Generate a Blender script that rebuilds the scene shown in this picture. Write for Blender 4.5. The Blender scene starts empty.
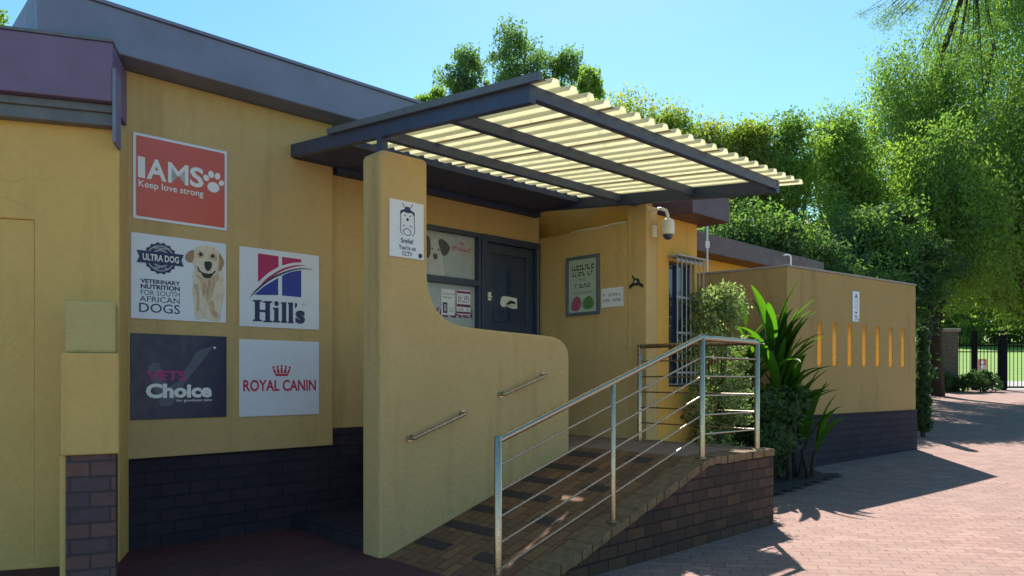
import bpy, bmesh, math, random
import numpy as np
from mathutils import Vector, Matrix

# ------------------------------------------------------------------ scene, camera, light
SC = bpy.context.scene
COL = SC.collection
R = math.radians

cam_d = bpy.data.cameras.new("camera")
cam = bpy.data.objects.new("camera", cam_d)
COL.objects.link(cam)
cam.location = (0, 0, 1.4)
cam.rotation_euler = (R(90), 0, 0)
cam_d.sensor_width = 36
cam_d.lens = 740 / 1024 * 36
cam_d.shift_y = 90 / 1024
cam_d.clip_start = 0.05
cam_d.clip_end = 2000
SC.camera = cam

SUN_EL, SUN_AZ = 48.0, 7.0            # azimuth from +Y towards +X
world = bpy.data.worlds.new("World")
SC.world = world
world.use_nodes = True
wn = world.node_tree.nodes
bg = wn["Background"]
sky = wn.new("ShaderNodeTexSky")
sky.sky_type = 'NISHITA'
sky.sun_disc = False
sky.sun_elevation = R(SUN_EL)
sky.sun_rotation = R(SUN_AZ)
sky.altitude = 1300
sky.air_density = 1.2
sky.dust_density = 0.6
sky.ozone_density = 1.2
hs = wn.new("ShaderNodeHueSaturation")
hs.inputs['Saturation'].default_value = 1.25
hs.inputs['Hue'].default_value = 0.482
world.node_tree.links.new(sky.outputs[0], hs.inputs['Color'])
world.node_tree.links.new(hs.outputs[0], bg.inputs[0])
bg.inputs[1].default_value = 0.088

sun_d = bpy.data.lights.new("sun", 'SUN')
sun_d.energy = 4.6
sun_d.angle = R(0.5)
sun_d.color = (1.0, 0.95, 0.87)
sun = bpy.data.objects.new("sun", sun_d)
COL.objects.link(sun)
tosun = Vector((math.sin(R(SUN_AZ)) * math.cos(R(SUN_EL)), math.cos(R(SUN_AZ)) * math.cos(R(SUN_EL)), math.sin(R(SUN_EL))))
sun.rotation_euler = tosun.to_track_quat('Z', 'Y').to_euler()
sun.location = (6, 40, 50)

SC.view_settings.view_transform = 'Standard'
SC.view_settings.look = 'None'
SC.view_settings.exposure = 1.16
SC.view_settings.gamma = 1
SC.cycles.max_bounces = 10
SC.cycles.diffuse_bounces = 5
SC.cycles.transmission_bounces = 8
SC.cycles.transparent_max_bounces = 12
SC.cycles.sample_clamp_indirect = 6

# ------------------------------------------------------------------ frames
class Frame:
    def __init__(s, x, y, deg, z=0):
        s.o = Vector((x, y, z)); s.a = R(deg); s.m = Matrix.Rotation(s.a, 3, 'Z')
    def w(s, p):
        return s.o + s.m @ Vector(p)
F = Frame(-1.02, 5.72, 43.752)         # the clinic: x along the front, y into the building (n = -y)
Q = Frame(3.84, 10.33, 36.06)          # the garden wall with slots
L = Frame(-2.97, 5.60, 18.0)           # side wing on the left, x runs to its right-hand edge
W = Frame(0, 0, 0)

def ground_z(y):
    if y < 6.5: return 0.0
    if y < 9.5: return 0.043 / 6 * (y - 6.5) ** 2
    return 0.0645 + 0.043 * (y - 9.5)

# ------------------------------------------------------------------ materials
MATS = {}
class NT:
    def __init__(s, name):
        s.m = bpy.data.materials.new(name); s.m.use_nodes = True
        s.t = s.m.node_tree; s.t.nodes.clear()
        s.out = s.t.nodes.new("ShaderNodeOutputMaterial")
    def n(s, kind, ins=None, **props):
        nd = s.t.nodes.new("ShaderNode" + kind)
        for k, v in props.items(): setattr(nd, k, v)
        if ins:
            for k, v in ins.items():
                if isinstance(v, bpy.types.NodeSocket): s.t.links.new(v, nd.inputs[k])
                else: nd.inputs[k].default_value = v
        return nd
    def mix(s, fac, a, b, mode='MIX'):
        nd = s.n("Mix", data_type='RGBA', blend_type=mode)
        for i, v in ((0, fac), (6, a), (7, b)):
            if isinstance(v, bpy.types.NodeSocket): s.t.links.new(v, nd.inputs[i])
            else: nd.inputs[i].default_value = v if i == 0 else (*v[:3], 1)
        return nd.outputs[2]
    def ramp(s, fac, stops):
        nd = s.n("ValToRGB"); s.t.links.new(fac, nd.inputs[0]); cr = nd.color_ramp
        while len(cr.elements) < len(stops): cr.elements.new(0.5)
        for e, (p, c) in zip(cr.elements, stops):
            e.position = p; e.color = (*c, 1) if not isinstance(c, (int, float)) else (c, c, c, 1)
        return nd.outputs[0]
    def math(s, op, a, b=0.0, c=0.0):
        nd = s.n("Math", operation=op)
        for i, v in enumerate((a, b, c)):
            if isinstance(v, bpy.types.NodeSocket): s.t.links.new(v, nd.inputs[i])
            else: nd.inputs[i].default_value = v
        return nd.outputs[0]
    def coord(s, which): return s.n("TexCoord").outputs[which]
    def noise(s, vec, scale, detail=4, rough=.55, scl=None):
        if scl:
            mp = s.n("Mapping", {0: vec}); mp.inputs['Scale'].default_value = scl; vec = mp.outputs[0]
        return s.n("TexNoise", {'Vector': vec, 'Scale': scale, 'Detail': detail, 'Roughness': rough}).outputs[0]
    def bump(s, h, strength, dist=.01, nrm=None):
        ins = {'Height': h, 'Strength': strength, 'Distance': dist}
        if nrm: ins['Normal'] = nrm
        return s.n("Bump", ins).outputs[0]
    def done(s, base, rough=.6, metal=0, normal=None, spec=.5, **kw):
        b = s.n("BsdfPrincipled")
        for k, v in (('Base Color', base), ('Roughness', rough), ('Metallic', metal), ('Normal', normal), ('Specular IOR Level', spec)):
            if v is None: continue
            if isinstance(v, bpy.types.NodeSocket): s.t.links.new(v, b.inputs[k])
            elif k == 'Base Color': b.inputs[k].default_value = (*v[:3], 1)
            else: b.inputs[k].default_value = v
        for k, v in kw.items(): b.inputs[k.replace('_', ' ')].default_value = v
        s.t.links.new(b.outputs[0], s.out.inputs[0])
        return s.m

def plaster(name, col, stain=(.30, .20, .08), rough_scale=1.0, streak=.35):
    t = NT(name); ob = t.coord('Object')
    big = t.noise(ob, 1.3, 5); med = t.noise(ob, 9, 6, .65)
    st = t.noise(ob, 1.0, 4, .6, (5, 5, .5))
    c = t.mix(t.ramp(big, [(.35, 0), (.7, .45)]), col, tuple(x * .82 for x in col))
    c = t.mix(t.ramp(med, [(.45, 0), (.75, .35)]), c, tuple(min(1, x * 1.12) for x in col))
    c = t.mix(t.ramp(st, [(.55, 0), (.8, streak)]), c, stain)
    fine = t.noise(ob, 55 * rough_scale, 5, .7); lump = t.noise(ob, 11 * rough_scale, 3)
    mid = t.noise(ob, 28 * rough_scale, 4, .6)
    h = t.math('ADD', t.math('ADD', t.math('MULTIPLY', fine, .5), lump), t.math('MULTIPLY', mid, .7))
    c = t.mix(t.ramp(mid, [(.56, 0), (.74, .3)]), c, tuple(x * .7 for x in col))
    dv = t.n("MixRGB", {0: .12, 1: ob, 2: t.n("TexNoise", {'Vector': ob, 'Scale': 5.0, 'Detail': 5.0}).outputs[1]}, blend_type='ADD')
    vo = t.n("TexVoronoi", {'Vector': dv.outputs[0], 'Scale': 1.1}, feature='DISTANCE_TO_EDGE').outputs[0]
    crack = t.math('MULTIPLY', t.ramp(vo, [(0, .55), (.002, .35), (.0045, 0)]), t.ramp(t.noise(ob, .8, 3), [(.52, 0), (.64, .35)]))
    c = t.mix(crack, c, tuple(x * .35 for x in col))
    h = t.math('SUBTRACT', h, t.math('MULTIPLY', crack, .6))
    return t.done(c, t.ramp(med, [(.3, .75), (.7, .92)]), normal=t.bump(h, .8, .014), spec=.25)

def brickwork(name, c1, c2, mortar, width=.23, row=.083, msize=.008, bump=.9):
    t = NT(name); uv = t.coord('UV'); ob = t.coord('Object')
    wob = t.n("TexNoise", {'Vector': ob, 'Scale': 6.0, 'Detail': 3.0})
    add = t.n("MixRGB", {0: .012, 1: uv, 2: wob.outputs[1]}, blend_type='ADD')
    b = t.n("TexBrick", {'Vector': add.outputs[0], 'Color1': (*c1, 1), 'Color2': (*c2, 1), 'Mortar': (*mortar, 1), 'Scale': 1.0,
                         'Mortar Size': msize, 'Mortar Smooth': .25, 'Bias': .0, 'Brick Width': width, 'Row Height': row})
    n1 = t.noise(ob, 14, 6, .7); n2 = t.noise(ob, 2.2, 3)
    c = t.mix(t.ramp(n1, [(.4, 0), (.75, .55)]), b.outputs[0], tuple(x * .45 for x in c1))
    c = t.mix(t.ramp(n2, [(.45, 0), (.75, .4)]), c, tuple(min(1, x * 1.5 + .01) for x in mortar))
    h = t.math('ADD', t.math('MULTIPLY', b.outputs[1], -1.0), t.math('MULTIPLY', t.noise(ob, 40, 5, .7), .6))
    return t.done(c, .85, normal=t.bump(h, bump, .012), spec=.3)

def paint(name, col, rough=.45, metal=0, var=.15, scale=12, bump=.05, **kw):
    t = NT(name); ob = t.coord('Object')
    n = t.noise(ob, scale, 6, .65)
    c = t.mix(t.ramp(n, [(.35, 0), (.75, 1)]), col, tuple(x * (1 - var) for x in col))
    r = t.ramp(t.noise(ob, scale * 2.3, 4), [(.3, max(0, rough - .08)), (.7, min(1, rough + .1))])
    return t.done(c, r, metal, normal=t.bump(n, bump, .004), **kw)

def leafmat(name, cols, trans=.5, rough=.6, tint=(1.6, 1.85, .6)):
    t = NT(name)
    rnd = t.n("NewGeometry").outputs['Random Per Island']
    k = len(cols)
    c = t.ramp(rnd, [(i / max(1, k - 1), cc) for i, cc in enumerate(cols)])
    p = t.n("BsdfPrincipled", {'Base Color': c, 'Roughness': rough}); p.inputs['Specular IOR Level'].default_value = .15
    tc = t.mix(1.0, c, tint, 'MULTIPLY')
    tr = t.n("BsdfTranslucent", {'Color': tc})
    mx = t.n("MixShader", {0: trans, 1: p.outputs[0], 2: tr.outputs[0]})
    t.t.links.new(mx.outputs[0], t.out.inputs[0])
    return t.m

M = {}
M['yellow'] = plaster('yellow_plaster', (.575, .40, .185), streak=.5)
M['yellow_left'] = plaster('ochre_plaster', (.68, .44, .155), rough_scale=.8)
M['yellow_pale'] = plaster('flare_tint_plaster', (.56, .44, .19), streak=.2)  # greenish lens flare put into the yellow of the pier's upper block
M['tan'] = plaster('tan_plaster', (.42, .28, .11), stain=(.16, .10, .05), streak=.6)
M['orange'] = plaster('orange_plaster', (.72, .40, .09))
M['slot'] = plaster('slot_glow', (.72, .47, .13), streak=.1)  # glow of bounced sun put into a brighter colour than the wall
M['plinth'] = brickwork('plinth_brick', (.040, .030, .045), (.026, .022, .036), (.018, .016, .024), .24, .105)
M['pier_brick'] = brickwork('pier_brick', (.20, .10, .085), (.095, .07, .085), (.07, .06, .065), .24, .105)
M['ramp_brick'] = brickwork('ramp_brick', (.105, .056, .034), (.05, .030, .022), (.02, .016, .014), .22, .094)
M['ramp_top'] = brickwork('ramp_paver', (.27, .135, .062), (.17, .085, .045), (.07, .045, .03), .22, .11, .006, .8)
M['landing'] = brickwork('landing_paver', (.34, .22, .17), (.28, .18, .14), (.15, .11, .09), .22, .11, .006, .6)
M['coping'] = paint('coping_brick', (.24, .145, .07), .85, 0, .55, 16, .5)
M['strip'] = paint('dark_paver', (.05, .033, .03), .8, 0, .4, 30, .4)
M['fascia_grey'] = paint('fascia_grey', (.175, .195, .31), .5, 0, .25, 3, .05)
M['fascia_plum'] = paint('fascia_plum', (.17, .115, .225), .5, 0, .22, 3, .05)
M['fascia_maroon'] = paint('fascia_maroon', (.105, .05, .058), .5, 0, .2, 3, .05)
M['gutter'] = paint('gutter_grey', (.13, .14, .17), .45, 0, .3, 8)
M['steelblue'] = paint('slate_blue_steel', (.045, .066, .14), .45, 0, .25, 14)
M['soffit'] = paint('dark_soffit', (.03, .05, .12), .6, 0, .3, 5)
M['frame_dark'] = paint('dark_frame', (.03, .045, .10), .4)
M['white'] = paint('white_paint', (.78, .78, .77), .4, 0, .08)
M['board'] = paint('white_board', (.72, .74, .85), .35, 0, .06, 4, .02)
M['paper'] = paint('white_paper', (.72, .72, .74), .7, 0, .05)
M['stainless'] = paint('stainless_steel', (.44, .355, .27), .27, 1.0, .12, 30, .03)
M['black'] = paint('black_iron', (.02, .02, .025), .5)
M['gate_black'] = paint('gate_black', (.010, .011, .015), .85, spec=.1)
M['navy_ink'] = paint('navy_ink', (.02, .03, .11), .5, 0, .1)
M['navy_board'] = paint('navy_board', (.011, .017, .075), .35, 0, .25, 5)
M['red_board'] = paint('red_board', (.62, .105, .075), .35, 0, .1, 4)
M['white_ink'] = paint('white_ink', (.80, .80, .80), .5, 0, .03)
M['red_ink'] = paint('red_ink', (.55, .02, .06), .5, 0, .1)
M['crimson_ink'] = paint('crimson_ink', (.45, .015, .12), .5, 0, .1)
M['magenta_ink'] = paint('magenta_ink', (.42, .03, .22), .5, 0, .1)
M['blue_ink'] = paint('blue_ink', (.02, .04, .34), .5, 0, .1)
M['grey_ink'] = paint('grey_ink', (.10, .115, .17), .5, 0, .1)
M['light_ink'] = paint('light_ink', (.36, .38, .48), .5, 0, .1)
M['maroon_ink'] = paint('maroon_ink', (.16, .02, .09), .5, 0, .1)
M['mint'] = paint('mint_board', (.42, .52, .47), .4, 0, .12, 8)
M['pink_ink'] = paint('pink_ink', (.42, .10, .22), .5, 0, .5, 40)
M['green_ink'] = paint('green_ink', (.10, .26, .09), .5, 0, .5, 40)
M['film'] = paint('window_film', (.36, .42, .47), .25, 0, .12, 3)
M['dark_ink'] = paint('dark_ink', (.02, .022, .035), .5)
M['soil'] = paint('planting_soil', (.045, .032, .024), .95, 0, .5, 20, 1.0)
M['skin_black'] = paint('nose_black', (.015, .014, .016), .4)

def fur(name, a, b, sc=(60, 8, 8)):
    t = NT(name); ob = t.coord('Object')
    n = t.noise(ob, 1.0, 5, .6, sc); n2 = t.noise(ob, 14, 3)
    c = t.mix(t.ramp(n, [(.35, 0), (.65, 1)]), a, b)
    c = t.mix(t.ramp(n2, [(.4, 0), (.7, .6)]), c, a)
    return t.done(c, .5)
M['fur_gold'] = fur('golden_fur', (.66, .50, .36), (.40, .23, .13), (60, 60, 12))
M['fur_pale'] = fur('pale_fur', (.74, .66, .56), (.60, .44, .30), (60, 60, 15))
M['fur_brown'] = fur('brown_fur', (.42, .25, .14), (.28, .15, .09), (60, 60, 12))
M['fur_dark'] = fur('dark_fur', (.05, .055, .08), (.09, .09, .12))
M['fur_white'] = fur('white_fur', (.52, .56, .62), (.36, .40, .46))

def glass(name, col, rough=.06):
    t = NT(name); ob = t.coord('Object')
    return t.done(t.mix(t.noise(ob, 2.0, 3), col, tuple(x * 1.8 for x in col)), rough, spec=.8)
M['glass'] = glass('dark_glass', (.018, .032, .07))

def sheetmat():
    t = NT('translucent_sheet'); uv = t.coord('UV'); ob = t.coord('Object')
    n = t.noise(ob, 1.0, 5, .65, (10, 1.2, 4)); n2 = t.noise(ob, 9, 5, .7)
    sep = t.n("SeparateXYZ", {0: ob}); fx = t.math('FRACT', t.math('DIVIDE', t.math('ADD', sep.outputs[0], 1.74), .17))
    pan = t.ramp(fx, [(0, .1), (.05, 1), (.40, 1), (.5, .15), (.9, 0)])      # flat pans coloured darker than the ribs
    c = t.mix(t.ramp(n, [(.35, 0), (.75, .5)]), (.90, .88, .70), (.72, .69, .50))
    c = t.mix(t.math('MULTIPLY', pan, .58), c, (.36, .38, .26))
    lap = t.math('FRACT', t.math('DIVIDE', t.math('ADD', sep.outputs[0], 1.74), .68))
    c = t.mix(t.ramp(lap, [(.0, .75), (.05, .7), (.075, 0)]), c, (.20, .13, .07))
    c = t.mix(t.ramp(n2, [(.55, 0), (.8, .5)]), c, (.45, .38, .22))
    d = t.n("BsdfPrincipled", {'Base Color': c, 'Roughness': .4})
    tr = t.n("BsdfTranslucent", {'Color': c})
    mx = t.n("MixShader", {0: .62, 1: d.outputs[0], 2: tr.outputs[0]})
    t.t.links.new(mx.outputs[0], t.out.inputs[0]); return t.m
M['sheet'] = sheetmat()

def paving():
    t = NT('zigzag_paving'); ob = t.coord('Object')
    mp = t.n("Mapping", {0: ob}); mp.inputs['Rotation'].default_value = (0, 0, R(6)); v = mp.outputs[0]
    s = t.n("SeparateXYZ", {0: v})
    zz = t.math('PINGPONG', s.outputs[0], .05625)
    y2 = t.math('ADD', s.outputs[1], t.math('MULTIPLY', zz, .45))
    xz = t.math('ADD', s.outputs[0], t.math('MULTIPLY', t.math('PINGPONG', s.outputs[1], .056), .25))
    cv = t.n("CombineXYZ", {0: xz, 1: y2, 2: 0.0})
    b = t.n("TexBrick", {'Vector': cv.outputs[0], 'Color1': (.36, .205, .165, 1), 'Color2': (.255, .14, .11, 1), 'Mortar': (.115, .08, .065, 1), 'Scale': 1.0,
                         'Mortar Size': .0045, 'Mortar Smooth': .4, 'Bias': 0.0, 'Brick Width': .225, 'Row Height': .1125})
    n1 = t.noise(ob, 22, 6, .75); n2 = t.noise(ob, .55, 4, .6); n3 = t.noise(ob, 3.2, 5, .65); n4 = t.noise(ob, 130, 3)
    c = t.mix(t.ramp(n1, [(.42, 0), (.72, .5)]), b.outputs[0], (.205, .125, .10))
    c = t.mix(t.ramp(n2, [(.35, 0), (.7, .55)]), c, (.25, .155, .125))
    c = t.mix(t.ramp(n3, [(.5, 0), (.78, .5)]), c, (.36, .26, .21))
    c = t.mix(t.ramp(n4, [(.60, 0), (.72, .6)]), c, (.13, .085, .07))
    h = t.math('ADD', t.math('MULTIPLY', b.outputs[1], -1.2), t.math('MULTIPLY', n1, .8))
    return t.done(c, .82, normal=t.bump(h, .8, .008), spec=.3)
M['paving'] = paving()

def lawnmat():
    t = NT('lawn_grass'); ob = t.coord('Object')
    n = t.noise(ob, .8, 6, .7); n2 = t.noise(ob, 9, 5, .7)
    c = t.mix(t.ramp(n, [(.35, 0), (.7, 1)]), (.11, .235, .015), (.20, .31, .03))
    c = t.mix(t.ramp(n2, [(.4, 0), (.7, .6)]), c, (.05, .11, .015))
    return t.done(c, .9, normal=t.bump(n2, 1, .05))
M['lawn'] = lawnmat()
M['asphalt'] = paint('pale_driveway', (.34, .31, .28), .9, 0, .3, 6, .2)
M['concrete'] = paint('concrete_kerb', (.36, .33, .29), .85, 0, .35, 8, .3)
M['bark'] = paint('tree_bark', (.05, .04, .032), .9, 0, .6, 10, 1.0)
LEAF = {
    'mid': leafmat('leaf_mid', [(.09, .16, .07), (.12, .20, .075), (.16, .235, .085), (.105, .175, .075)], .55),
    'light': leafmat('leaf_light', [(.14, .22, .06), (.19, .275, .08), (.23, .295, .09), (.15, .22, .07)], .58),
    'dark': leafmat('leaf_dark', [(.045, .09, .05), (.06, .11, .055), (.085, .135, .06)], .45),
    'blue': leafmat('leaf_blue', [(.09, .155, .10), (.12, .19, .11), (.15, .21, .10)], .5),
    'golden': leafmat('leaf_golden', [(.20, .23, .06), (.25, .26, .075), (.15, .21, .055), (.28, .22, .10)], .58),
    'cream': leafmat('leaf_cream', [(.08, .15, .045), (.36, .42, .20), (.06, .12, .035), (.50, .54, .30)], .5, tint=(1.2, 1.3, .75)),
    'strap': leafmat('leaf_strap', [(.045, .11, .02), (.06, .135, .025)], .6, .35, tint=(1.5, 1.9, .3)),
}

# ------------------------------------------------------------------ mesh helpers
class MB:
    def __init__(s): s.v = []; s.f = []
    def add(s, vs, fs):
        k = len(s.v); s.v += [tuple(v) for v in vs]; s.f += [tuple(i + k for i in f) for f in fs]; return s
    def box(s, x0, x1, y0, y1, z0, z1):
        return s.add([(x0, y0, z0), (x1, y0, z0), (x1, y1, z0), (x0, y1, z0), (x0, y0, z1), (x1, y0, z1), (x1, y1, z1), (x0, y1, z1)],
                     [(3, 2, 1, 0), (4, 5, 6, 7), (0, 1, 5, 4), (1, 2, 6, 5), (2, 3, 7, 6), (3, 0, 4, 7)])
    def nbox(s, u0, u1, n0, n1, z0, z1): return s.box(u0, u1, -n1, -n0, z0, z1)
    def hexa(s, p):   # eight corners: bottom four ccw, top four ccw
        return s.add(p, [(3, 2, 1, 0), (4, 5, 6, 7), (0, 1, 5, 4), (1, 2, 6, 5), (2, 3, 7, 6), (3, 0, 4, 7)])
    def beam(s, a, b, w, h):   # bar of width w (horizontal) and height h from a to b, ends cut vertical
        a = Vector(a); b = Vector(b); d = b - a; side = Vector((-d.y, d.x, 0)).normalized() * w / 2; up = Vector((0, 0, h / 2))
        return s.hexa([a - side - up, b - side - up, b + side - up, a + side - up, a - side + up, b - side + up, b + side + up, a + side + up])
    def prism(s, pts, axis, d0, d1):   # pts 2D outline; axis 'y' : pts=(x,z); 'z': pts=(x,y); 'x': pts=(y,z)
        n = len(pts)
        def P(p, d): return (p[0], d, p[1]) if axis == 'y' else ((p[0], p[1], d) if axis == 'z' else (d, p[0], p[1]))
        vs = [P(p, d0) for p in pts] + [P(p, d1) for p in pts]
        fs = [tuple(range(n)), tuple(range(2 * n - 1, n - 1, -1))] + [((i + 1) % n, i, i + n, (i + 1) % n + n) for i in range(n)]
        return s.add(vs, fs)
    def tube(s, pts, r, seg=10, cap=True):
        pts = [Vector(p) for p in pts]; rs = r if isinstance(r, (list, tuple)) else [r] * len(pts)
        vs = []; fs = []; prev = None
        for i, p in enumerate(pts):
            d = (pts[min(i + 1, len(pts) - 1)] - pts[max(i - 1, 0)]).normalized()
            if prev is None:
                a = d.orthogonal().normalized()
            else:
                a = (prev - d * prev.dot(d)).normalized()
            prev = a; b = d.cross(a)
            for k in range(seg):
                t = 2 * math.pi * k / seg
                vs.append(p + (a * math.cos(t) + b * math.sin(t)) * rs[i])
        for i in range(len(pts) - 1):
            for k in range(seg):
                fs.append((i * seg + k, i * seg + (k + 1) % seg, (i + 1) * seg + (k + 1) % seg, (i + 1) * seg + k))
        if cap:
            fs.append(tuple(range(seg - 1, -1, -1))); fs.append(tuple(range((len(pts) - 1) * seg, len(pts) * seg)))
        return s.add(vs, fs)
    def lathe(s, prof, c=(0, 0, 0), seg=20, axis='z'):
        vs = []; fs = []
        for (r, z) in prof:
            for k in range(seg):
                t = 2 * math.pi * k / seg
                q = (r * math.cos(t), r * math.sin(t), z)
                if axis == 'y': q = (q[0], q[2], q[1])
                if axis == 'x': q = (q[2], q[0], q[1])
                vs.append((c[0] + q[0], c[1] + q[1], c[2] + q[2]))
        for i in range(len(prof) - 1):
            for k in range(seg): fs.append((i * seg + k, i * seg + (k + 1) % seg, (i + 1) * seg + (k + 1) % seg, (i + 1) * seg + k))
        fs.append(tuple(range(seg - 1, -1, -1))); fs.append(tuple(range((len(prof) - 1) * seg, len(prof) * seg)))
        return s.add(vs, fs)
    def panel(s, x0, x1, z0, z1, yf, yb, holes):
        """vertical wall plate from yf (front) to yb (back) with rectangular openings (x0,x1,z0,z1)"""
        xs = sorted({x0, x1, *[h[0] for h in holes], *[h[1] for h in holes]}); zs = sorted({z0, z1, *[h[2] for h in holes], *[h[3] for h in holes]})
        xs = [x for x in xs if x0 <= x <= x1]; zs = [z for z in zs if z0 <= z <= z1]
        nx, nz = len(xs) - 1, len(zs) - 1
        def solid(i, j):
            if i < 0 or j < 0 or i >= nx or j >= nz: return False
            cx, cz = (xs[i] + xs[i + 1]) / 2, (zs[j] + zs[j + 1]) / 2
            return not any(h[0] < cx < h[1] and h[2] < cz < h[3] for h in holes)
        idx = {}; vs = []; fs = []
        def V(i, j, k):
            if (i, j, k) not in idx:
                idx[i, j, k] = len(vs); vs.append((xs[i], yb if k else yf, zs[j]))
            return idx[i, j, k]
        for i in range(nx):
            for j in range(nz):
                if not solid(i, j): continue
                fs.append((V(i, j, 0), V(i + 1, j, 0), V(i + 1, j + 1, 0), V(i, j + 1, 0)))
                fs.append((V(i, j, 1), V(i, j + 1, 1), V(i + 1, j + 1, 1), V(i + 1, j, 1)))
                if not solid(i - 1, j): fs.append((V(i, j, 0), V(i, j + 1, 0), V(i, j + 1, 1), V(i, j, 1)))
                if not solid(i + 1, j): fs.append((V(i + 1, j, 0), V(i + 1, j, 1), V(i + 1, j + 1, 1), V(i + 1, j + 1, 0)))
                if not solid(i, j - 1): fs.append((V(i, j, 0), V(i, j, 1), V(i + 1, j, 1), V(i + 1, j, 0)))
                if not solid(i, j + 1): fs.append((V(i, j + 1, 0), V(i + 1, j + 1, 0), V(i + 1, j + 1, 1), V(i, j + 1, 1)))
        return s.add(vs, fs)
    def build(s, name, mat, parent=None, fr=None, base=None, smooth=False, bevel=0, fix=True):
        if parent is not None: fr, base = INFO[parent.name]
        base = base or (0, 0, 0)
        me = bpy.data.meshes.new(name)
        me.from_pydata([(v[0] - base[0], v[1] - base[1], v[2] - base[2]) for v in s.v], [], s.f)
        if fix:
            bm = bmesh.new(); bm.from_mesh(me); bmesh.ops.recalc_face_normals(bm, faces=bm.faces); bm.to_mesh(me); bm.free()
        me.update()
        uvl = me.uv_layers.new(name="UVMap")
        for p in me.polygons:
            nx, ny, nz = p.normal
            for li in p.loop_indices:
                c = s.v[me.loops[li].vertex_index]
                if abs(nz) > .7: uvl.data[li].uv = (c[0], c[1])
                elif abs(nx) > abs(ny): uvl.data[li].uv = (c[1], c[2])
                else: uvl.data[li].uv = (c[0], c[2])
        if smooth is True: me.shade_smooth()
        me.materials.append(mat)
        o = bpy.data.objects.new(name, me); COL.objects.link(o)
        if smooth == 'auto':
            me.shade_smooth(); me.set_sharp_from_angle(angle=R(40))
        if bevel:
            md = o.modifiers.new("edge", 'BEVEL'); md.width = bevel; md.segments = 2; md.limit_method = 'ANGLE'; md.angle_limit = R(50)
        if parent is not None: o.parent = parent; INFO[o.name] = (fr, base)
        else:
            o.location = fr.w(base); o.rotation_euler = (0, 0, fr.a); INFO[o.name] = (fr, base)
        return o

INFO = {}
def thing(name, label, cat, fr, base=(0, 0, 0), group=None):
    o = bpy.data.objects.new(name, None); COL.objects.link(o); o.empty_display_size = .1
    o.location = fr.w(base); o.rotation_euler = (0, 0, fr.a)
    o['label'] = label; o['category'] = cat
    if group: o['group'] = group
    INFO[o.name] = (fr, base)
    return o
def tag(o, label, cat, group=None):
    o['label'] = label; o['category'] = cat
    if group: o['group'] = group
    return o
def structure(o): o['kind'] = 'structure'; return o

def text_shape(s, bold=0.0, spacing=1.0):
    """triangulated outline of a word, normalised to the unit box"""
    cu = bpy.data.curves.new("word", 'FONT'); cu.body = s; cu.offset = bold; cu.space_character = spacing; cu.resolution_u = 3
    ob = bpy.data.objects.new("word", cu); COL.objects.link(ob)
    dg = bpy.context.evaluated_depsgraph_get(); dg.update()
    me = bpy.data.meshes.new_from_object(ob.evaluated_get(dg))
    v = [(p.co.x, p.co.y) for p in me.vertices]; f = [tuple(p.vertices) for p in me.polygons]
    bpy.data.objects.remove(ob); bpy.data.curves.remove(cu); bpy.data.meshes.remove(me)
    xs = [p[0] for p in v]; ys = [p[1] for p in v]
    w, h = max(xs) - min(xs), max(ys) - min(ys)
    return [((x - min(xs)) / w, (y - min(ys)) / h) for x, y in v], f

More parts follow.
